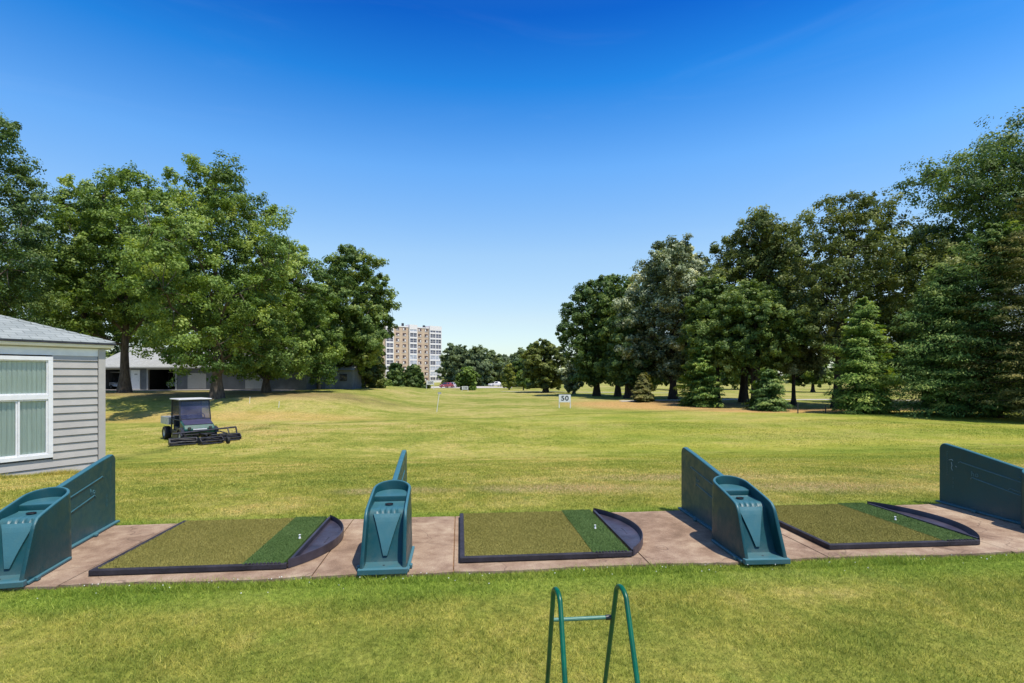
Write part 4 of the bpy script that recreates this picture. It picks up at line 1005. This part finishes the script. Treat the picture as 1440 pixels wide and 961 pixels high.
# ------------------------------------------------------------------ tee dividers
def make_divider():
    """local: origin at front centre of the base, +y toward the range"""
    root = empty('tee_divider', (0, 0, 0))
    hw_, th = .185, .030; yb = .80; rad = hw_   # shell half width, wall thickness, rear of shell
    def Htop(y):
        if y < .16: return .035+(.415-.035)*(y/.16)
        if y < .24: s = (y-.16)/.08; return .415+(.06)*math.sin(s*PI/2)
        s = (y-.24)/(yb-.24); return .475+(.60-.475)*(s**.9)
    # plan outline, outer and inner, from front right round the back to front left
    def outline(h, yb_, r_):
        ys_ = [0, .03, .06, .09, .12, .145, .165, .185, .21, .25, .32, .40, .50, yb_-r_]
        ptsR = [(h, y) for y in ys_]
        arc = [(h*math.cos(a), (yb_-r_)+r_*math.sin(a)) for a in [PI*k/20 for k in range(1, 20)]]
        return ptsR+arc+[(-x, y) for x, y in ptsR[::-1]]
    O = outline(hw_, yb, rad); I = outline(hw_-th, yb-th, rad-th)
    def taper(x, z): return x*(1-.07*z/.6)   # walls lean in a little
    mb = MB(); n = len(O); vs = []
    for (ox, oy), (ix, iy) in zip(O, I):
        zt = Htop(oy)
        xm, ym = (ox+ix)/2, (oy+iy)/2
        ring = [(ox*1.0, oy, 0.0), (taper(ox, zt), oy, zt-.016), (taper(ox*.97+ix*.03, zt), oy*.97+iy*.03, zt-.007), (taper(ox*.80+ix*.2, zt), oy*.80+iy*.2, zt-.001), (taper(xm, zt), ym, zt+.002), (taper(ox*.2+ix*.8, zt), oy*.2+iy*.8, zt-.001), (taper(ix, zt), iy, zt-.012), (ix, iy, 0.0)]
        vs += ring
    k = 8
    fs = [(i*k+j, (i+1)*k+j, (i+1)*k+j+1, i*k+j+1) for i in range(n-1) for j in range(k-1)]
    fs += [tuple(range(k)), tuple(range((n-1)*k, n*k))[::-1]]
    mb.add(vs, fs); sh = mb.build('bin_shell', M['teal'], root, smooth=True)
    # inner surface: floor, chute, lower tray, step, upper tray
    prof = [(-.0, .040), (.02, .046), (.11, .046), (.135, .052), (.155, .085), (.20, .20), (.24, .29), (.27, .355), (.285, .382), (.30, .405), (.315, .422), (.33, .434), (.345, .440), (.40, .440), (.50, .444), (.545, .446), (.552, .452), (.556, .49), (.563, .500), (.60, .505), (.68, .512), (.78, .516)]
    xs2 = np.linspace(-(hw_-th*.6), hw_-th*.6, 41); mb = MB(); vs = []
    for (y, z) in prof:
        for x in xs2:
            zz, yy = z, y; ax = abs(x)
            if .15 < y < .34:
                s = (y-.15)/.19
                yy += .006*math.cos(s*PI)*0
            if .27 < y < .38:                        # ball grooves at the lip
                g_ = math.cos(x*2*PI/.052); amt = .016*max(0, -g_)**2 if ax < .12 else 0
                zz -= amt*max(0, 1-abs(y-.325)/.05)
            if .40 < y < .56 and ax < .14: zz -= .0
            vs.append((x*(1-.07*zz/.6), yy, zz))
    nx_ = len(xs2)
    fs = [(i*nx_+j, i*nx_+j+1, (i+1)*nx_+j+1, (i+1)*nx_+j) for i in range(len(prof)-1) for j in range(nx_-1)]
    # trim the grid to the inner curve at the back
    def inside(f):
        cx_ = sum(vs[q][0] for q in f)/4; cy_ = sum(vs[q][1] for q in f)/4
        if cy_ > yb-rad: return cx_*cx_+(cy_-(yb-rad))**2 < (rad-th*.4)**2
        return True
    fs = [f for f in fs if inside(f)]
    mb.add(vs, fs); mb.build('ball_chute', M['teal'], root, smooth=True)
    # raised tapering plate down the middle of the chute
    def cz(y): # height of the chute surface at y
        for (ya, za), (yb_, zb_) in zip(prof, prof[1:]):
            if ya <= y <= yb_: return za+(zb_-za)*(y-ya)/(yb_-ya+1e-9)
    rows = []
    for q in range(9):
        y_ = .158+(.300-.158)*q/8; w__ = .016+.100*(q/8)
        rows.append((w__, y_, cz(y_)))
    mb = MB(); vs = []
    for (w__, y_, z_) in rows: vs += [(-w__-.004, y_+.004, z_-.006), (-w__, y_-.015, z_+.006), (w__, y_-.015, z_+.006), (w__+.004, y_+.004, z_-.006)]
    mb.add(vs, [(i*4+j, i*4+j+1, (i+1)*4+j+1, (i+1)*4+j) for i in range(8) for j in range(3)]+[(0, 1, 2, 3)])
    mb.build('chute_plate', M['teal'], root)
    mb = MB(); mb.lathe([(.032, .004), (.034, .0), (.026, -.004), (.001, -.006)], 20, mtx=Matrix.Translation((-.005, .455, .452)) @ Matrix.Diagonal((1.1, .85, 1, 1)))
    mb.lathe([(.001, .001), (.010, .002)], 10, mtx=Matrix.Translation((-.005, .455, .452))); mb.build('club_hole', M['black_hole'], root, smooth=True)
    mb = MB(); mb.lathe([(.001, .001), (.008, .0012), (.009, 0)], 10, mtx=Matrix.Translation((0, .065, .0475))); mb.build('drain_hole', M['black_hole'], root)
    # base flange around shell
    mb = MB()
    for s_ in (-1, 1):
        mb.box(*sorted((s_*(hw_-.005), s_*(hw_+.022))), .03, .62, .0, .022)
        mb.box(*sorted((s_*(hw_+.015), s_*(hw_+.04))), .10, .15, .0, .030); mb.box(*sorted((s_*.02, s_*.060)), .78, 1.86, .0, .022)
        mb.box(*sorted((s_*.05, s_*.085)), 1.30, 1.35, .0, .026)
    mb.box(-hw_-.012, hw_+.012, -.022, .028, 0, .045)
    mb.build('base_flange', M['teal'], root, bevel=.006)
    # fence panel
    Lf = 1.84; zt0, zt1 = .592, .752
    pl = [(.785, .004), (Lf, .004), (Lf, zt1-.085)]
    pl += [(Lf-.075+.075*math.cos(a), zt1-.085+.080*math.sin(a)) for a in [PI/2*k/7 for k in range(1, 8)]]
    pl += [(1.5, zt0+(zt1-zt0)*(1.5-.78)/(Lf-.86)), (.785, zt0-.004)]
    mb = MB(); mb.prism(pl, 'x', -.026, .026); mb.build('panel', M['teal'], root, smooth=True, bevel=.012, seg=3)
    for s_ in (-1, 1):
        mb = MB()
        xx = s_*.0265
        def rib(y0, z0, y1, z1, r=.0065):
            pts = [(xx, y0+(y1-y0)*k/10, z0+(z1-z0)*k/10) for k in range(11)]
            pts += [(xx, y1+.05*math.sin(a), z1+.012-.02*(1-math.cos(a))*1.4) for a in (.5, 1.0, 1.5)]
            mb.tube(pts, r, 8)
        rib(.78, .44, 1.52, .545); rib(.80, .30, 1.36, .385); rib(.80, .335, .92, .352, .004)
        mb.build('rib', M['teal_dark'], root, smooth=True)
        mb = MB()
        for k in range(14): mb.box(*sorted((s_*.0262, s_*.0285)), 1.722, 1.727, .36+k*.022, .372+k*.022)
        for k in range(3): mb.box(*sorted((s_*.0262, s_*.0285)), 1.64, 1.645, .22+k*.05, .25+k*.05)
        mb.build('bolt_seam', M['teal_dark'], root)
    for s_ in (-1, 1):
        text_mesh('ho', .085, M['teal'], root, (s_*.0265, 1.36, .435), (PI/2, 0, s_*PI/2), 'embossed_mark', .003)
    return root
def children(o): return [c for c in bpy.data.objects if c.parent == o]
def copy_tree(o, parent=None):
    c = o.copy(); COL.objects.link(c); c.parent = parent
    for ch in children(o): copy_tree(ch, c)
    return c
DG = 'plastic tee dividers between the mats'
dv = make_divider()
specs = [((-3.86, 3.97), 14.0, 'dark teal divider with ball bin at the left edge, before the clubhouse', (0, 0)),
         ((-1.035, 4.27), 6.0, 'teal divider seen straight on, left of the middle mat', (0, 0)),
         ((2.150, 4.50), 3.6, 'teal divider between the middle mat and the right mat', (0, 0)),
         ((5.52, 4.86), 4.2, 'dark teal divider at the right edge, mostly its long panel', (0, 0))]
dcopies = [dv]+[copy_tree(dv) for _ in range(3)]
for c, ((x, y), rz, lb, _) in zip(dcopies, specs):
    c.location = (x, y, .029); c.rotation_euler = (0, 0, R_(rz)); tag(c, lb, 'divider', DG)
# faded scribble on the right-hand divider's panel
mb = MB()
for pts in ([(-.0285, 1.70, .55), (-.0285, 1.66, .565), (-.0285, 1.645, .55)], [(-.0285, 1.665, .53), (-.0285, 1.655, .49), (-.0285, 1.665, .46), (-.0285, 1.65, .43)], [(-.0285, 1.61, .49), (-.0285, 1.59, .48)]):
    mb.tube(pts, .0035, 5)
mb.build('scratch', M['scuff'], dcopies[3])

# ------------------------------------------------------------------ hitting mats
def make_mat():
    """local origin at front left corner, x along, y toward the range"""
    root = empty('hitting_mat', (0, 0, 0)); W_, D_ = 1.50, 1.47; fh = .046; e = .045
    mb = MB()
    mb.prism([(0, 0), (1.17, 0), (1.19, .006), (W_-.03, .006), (W_+.01, .012), (W_+.01, .05), (W_-.02, e), (e, e), (e, D_-.02), (e, D_), (0, D_)], 'z', 0, fh)
    mb.box(e, W_-.005, D_-.018, D_, 0, fh-.012)
    mb.build('rubber_frame', M['rubber'], root, bevel=.007)
    mb = MB(); mb.box(e, 1.155, e, D_-.02, .004, fh-.004); a = mb.build('turf', M['turf_olive'], root)
    mb = MB(); mb.box(1.157, W_-.015, e-.02, D_-.004, .004, fh+.004); b = mb.build('hitting_strip', M['turf_green'], root, bevel=.003)
    mb = MB()
    for k in range(10): mb.lathe([(.001, .0), (.010, .001), (.012, -.006), (.011, -.02)], 8, mtx=Matrix.Translation((1.19+k*.029, .020, fh+.008)))
    mb.build('rubber_nub', M['rubber'], root, smooth=True)
    r = np.random.default_rng(8)
    for par, (x0, x1, y0, y1, z, h) , mt in ((a, (e, 1.156, e-.004, D_-.018, fh-.004, .013), 'turf_olive'), (b, (1.157, W_-.015, e-.022, D_-.003, fh+.004, .010), 'turf_green')):
        n = int((x1-x0)*(y1-y0)*36000); P_ = np.stack([r.uniform(x0, x1, n), r.uniform(y0, y1, n)], -1)
        an = r.uniform(0, 2*PI, n); d = np.stack([np.cos(an), np.sin(an)], -1)*.0017
        hh = h*r.uniform(.5, 1.2, n); ln = r.normal(0, .005, (n, 2))
        V = np.stack([np.c_[P_-d, np.full(n, z)], np.c_[P_+d, np.full(n, z)], np.c_[P_+ln, z+hh]], 1).reshape(-1, 3)
        me = np_mesh('turf_pile', V, np.arange(3*n).reshape(-1, 3), 3, np.repeat(r.random(n), 3))
        link_mesh('turf_pile', me, M[mt], par)
    # ball tray: circular segment dish beyond the right edge
    ch, sg = D_-.06, .275; Rr = (ch*ch/4+sg*sg)/(2*sg); cx_ = W_+.02+sg-Rr; cy_ = .03+ch/2; half_a = math.asin(ch/2/Rr)
    na = 30; rings = [(1.0, 0.0), (1.0, .062), (.990, .074), (.960, .076), (.935, .062), (.90, .022), (.6, .014), (.0, .014)]
    mb = MB(); vs = []
    for k in range(na+1):
        a_ = -half_a+2*half_a*k/na; ox, oy = cx_+Rr*math.cos(a_), cy_+Rr*math.sin(a_)
        bx_, by_ = W_+.02+.012, oy        # base point on the chord
        for f_, z in rings:
            vs.append((bx_+(ox-bx_)*f_, cy_+(oy-cy_)*(.93+.07*f_), z))
    kk = len(rings)
    fs = [(k*kk+j, k*kk+j+1, (k+1)*kk+j+1, (k+1)*kk+j) for k in range(na) for j in range(kk-1)]
    mb.add(vs, fs)
    mb.box(W_+.012, W_+.034, .04, D_-.04, 0, .056)
    tr_ = mb.build('ball_tray', M['rubber_tray'], root, smooth=True)
    mb = MB(); [mb.lathe([(.001, .001), (.007, .0015), (.008, 0)], 8, mtx=Matrix.Translation((W_+.16, .65+.04*k, .0145))) for k in range(5)]; mb.build('drain_hole', M['black_hole'], tr_)
    return root
m0 = make_mat(); MG = 'hitting mats on the concrete strip'
for c, (u, v, rz, lb) in zip([m0, copy_tree(m0), copy_tree(m0)], [(-2.925, 4.525, 0, 'left hitting mat, in front of the clubhouse side'), (.0, 4.535, 0, 'middle hitting mat, between two dividers seen in full'), (3.35, 4.55, -.6, 'right hitting mat, partly hidden by the third divider')]):
    x, y = uv2xy(u, v); c.location = (x, y, .030); c.rotation_euler = (0, 0, math.atan2(SU[1], SU[0])+R_(rz)); tag(c, lb, 'golf mat', MG)
for (px, py, lb) in [(421.5, 757, 'small white rubber tee on the left mat'), (837, 743, 'small white rubber tee on the middle mat'), (1259, 731, 'small white rubber tee on the right mat')]:
    Y = (EYE-.084)*F/(py-HORIZ); x = (px-CX)/F*Y
    mb = MB(); mb.lathe([(.013, 0), (.009, .010), (.0065, .024), (.009, .032), (.011, .035), (.007, .032), (.001, .030)], 14); o = mb.build('golf_tee', M['white'], None, smooth=True, loc=(x, Y, .082)); tag(o, lb, 'tee', 'rubber tees on the mats')

# ------------------------------------------------------------------ green bag rack
RK = empty('bag_rack', (.35, 2.40, 0), 0, 'green tubular steel bag rack standing on the near grass', 'rack')
def hoop(x, yo, H_, sf, sb):
    pts = []; rad = .075
    import math as _m
    af = _m.atan2(sf, H_-rad); ab = _m.atan2(sb, H_-rad)
    pts.append((0, -sf, 0)); 
    c = Vector((0, yo, H_-rad))
    a0, a1 = PI-af, ab
    front0 = Vector((0, math.cos(PI-af+0), math.sin(PI-af)))
    for k in range(13):
        a = (PI-af)+((ab)-(PI-af))*k/12
        pts.append((0, c.y+rad*math.cos(a), c.z+rad*math.sin(a)))
    pts.append((0, sb, 0))
    mb = MB(); mb.tube([(x-.020*max(-1, min(1, p[1]/.12)), p[1], p[2]) for p in pts], .0112, 14); return mb
h1 = hoop(-.148, .0, .652, .48, .37); h1.build('hoop', M['green_paint'], RK, smooth=True)
h2 = hoop(.150, .02, .657, .48, .37); h2.build('hoop', M['green_paint'], RK, smooth=True)
mb = MB(); zb_ = .455; yb_ = .045+.37*(1-zb_/.61)*.90
mb.tube([(-.165, yb_+.02, zb_-.005), (.132, yb_+.035, zb_+.002)], .0095, 12); mb.build('crossbar', M['green_paint_worn'], RK, smooth=True)
mb = MB(); mb.tube([(.100, yb_+.033, zb_+.001), (.124, yb_+.035, zb_+.002)], .0125, 12); mb.build('sleeve', M['dark_metal'], RK, smooth=True)
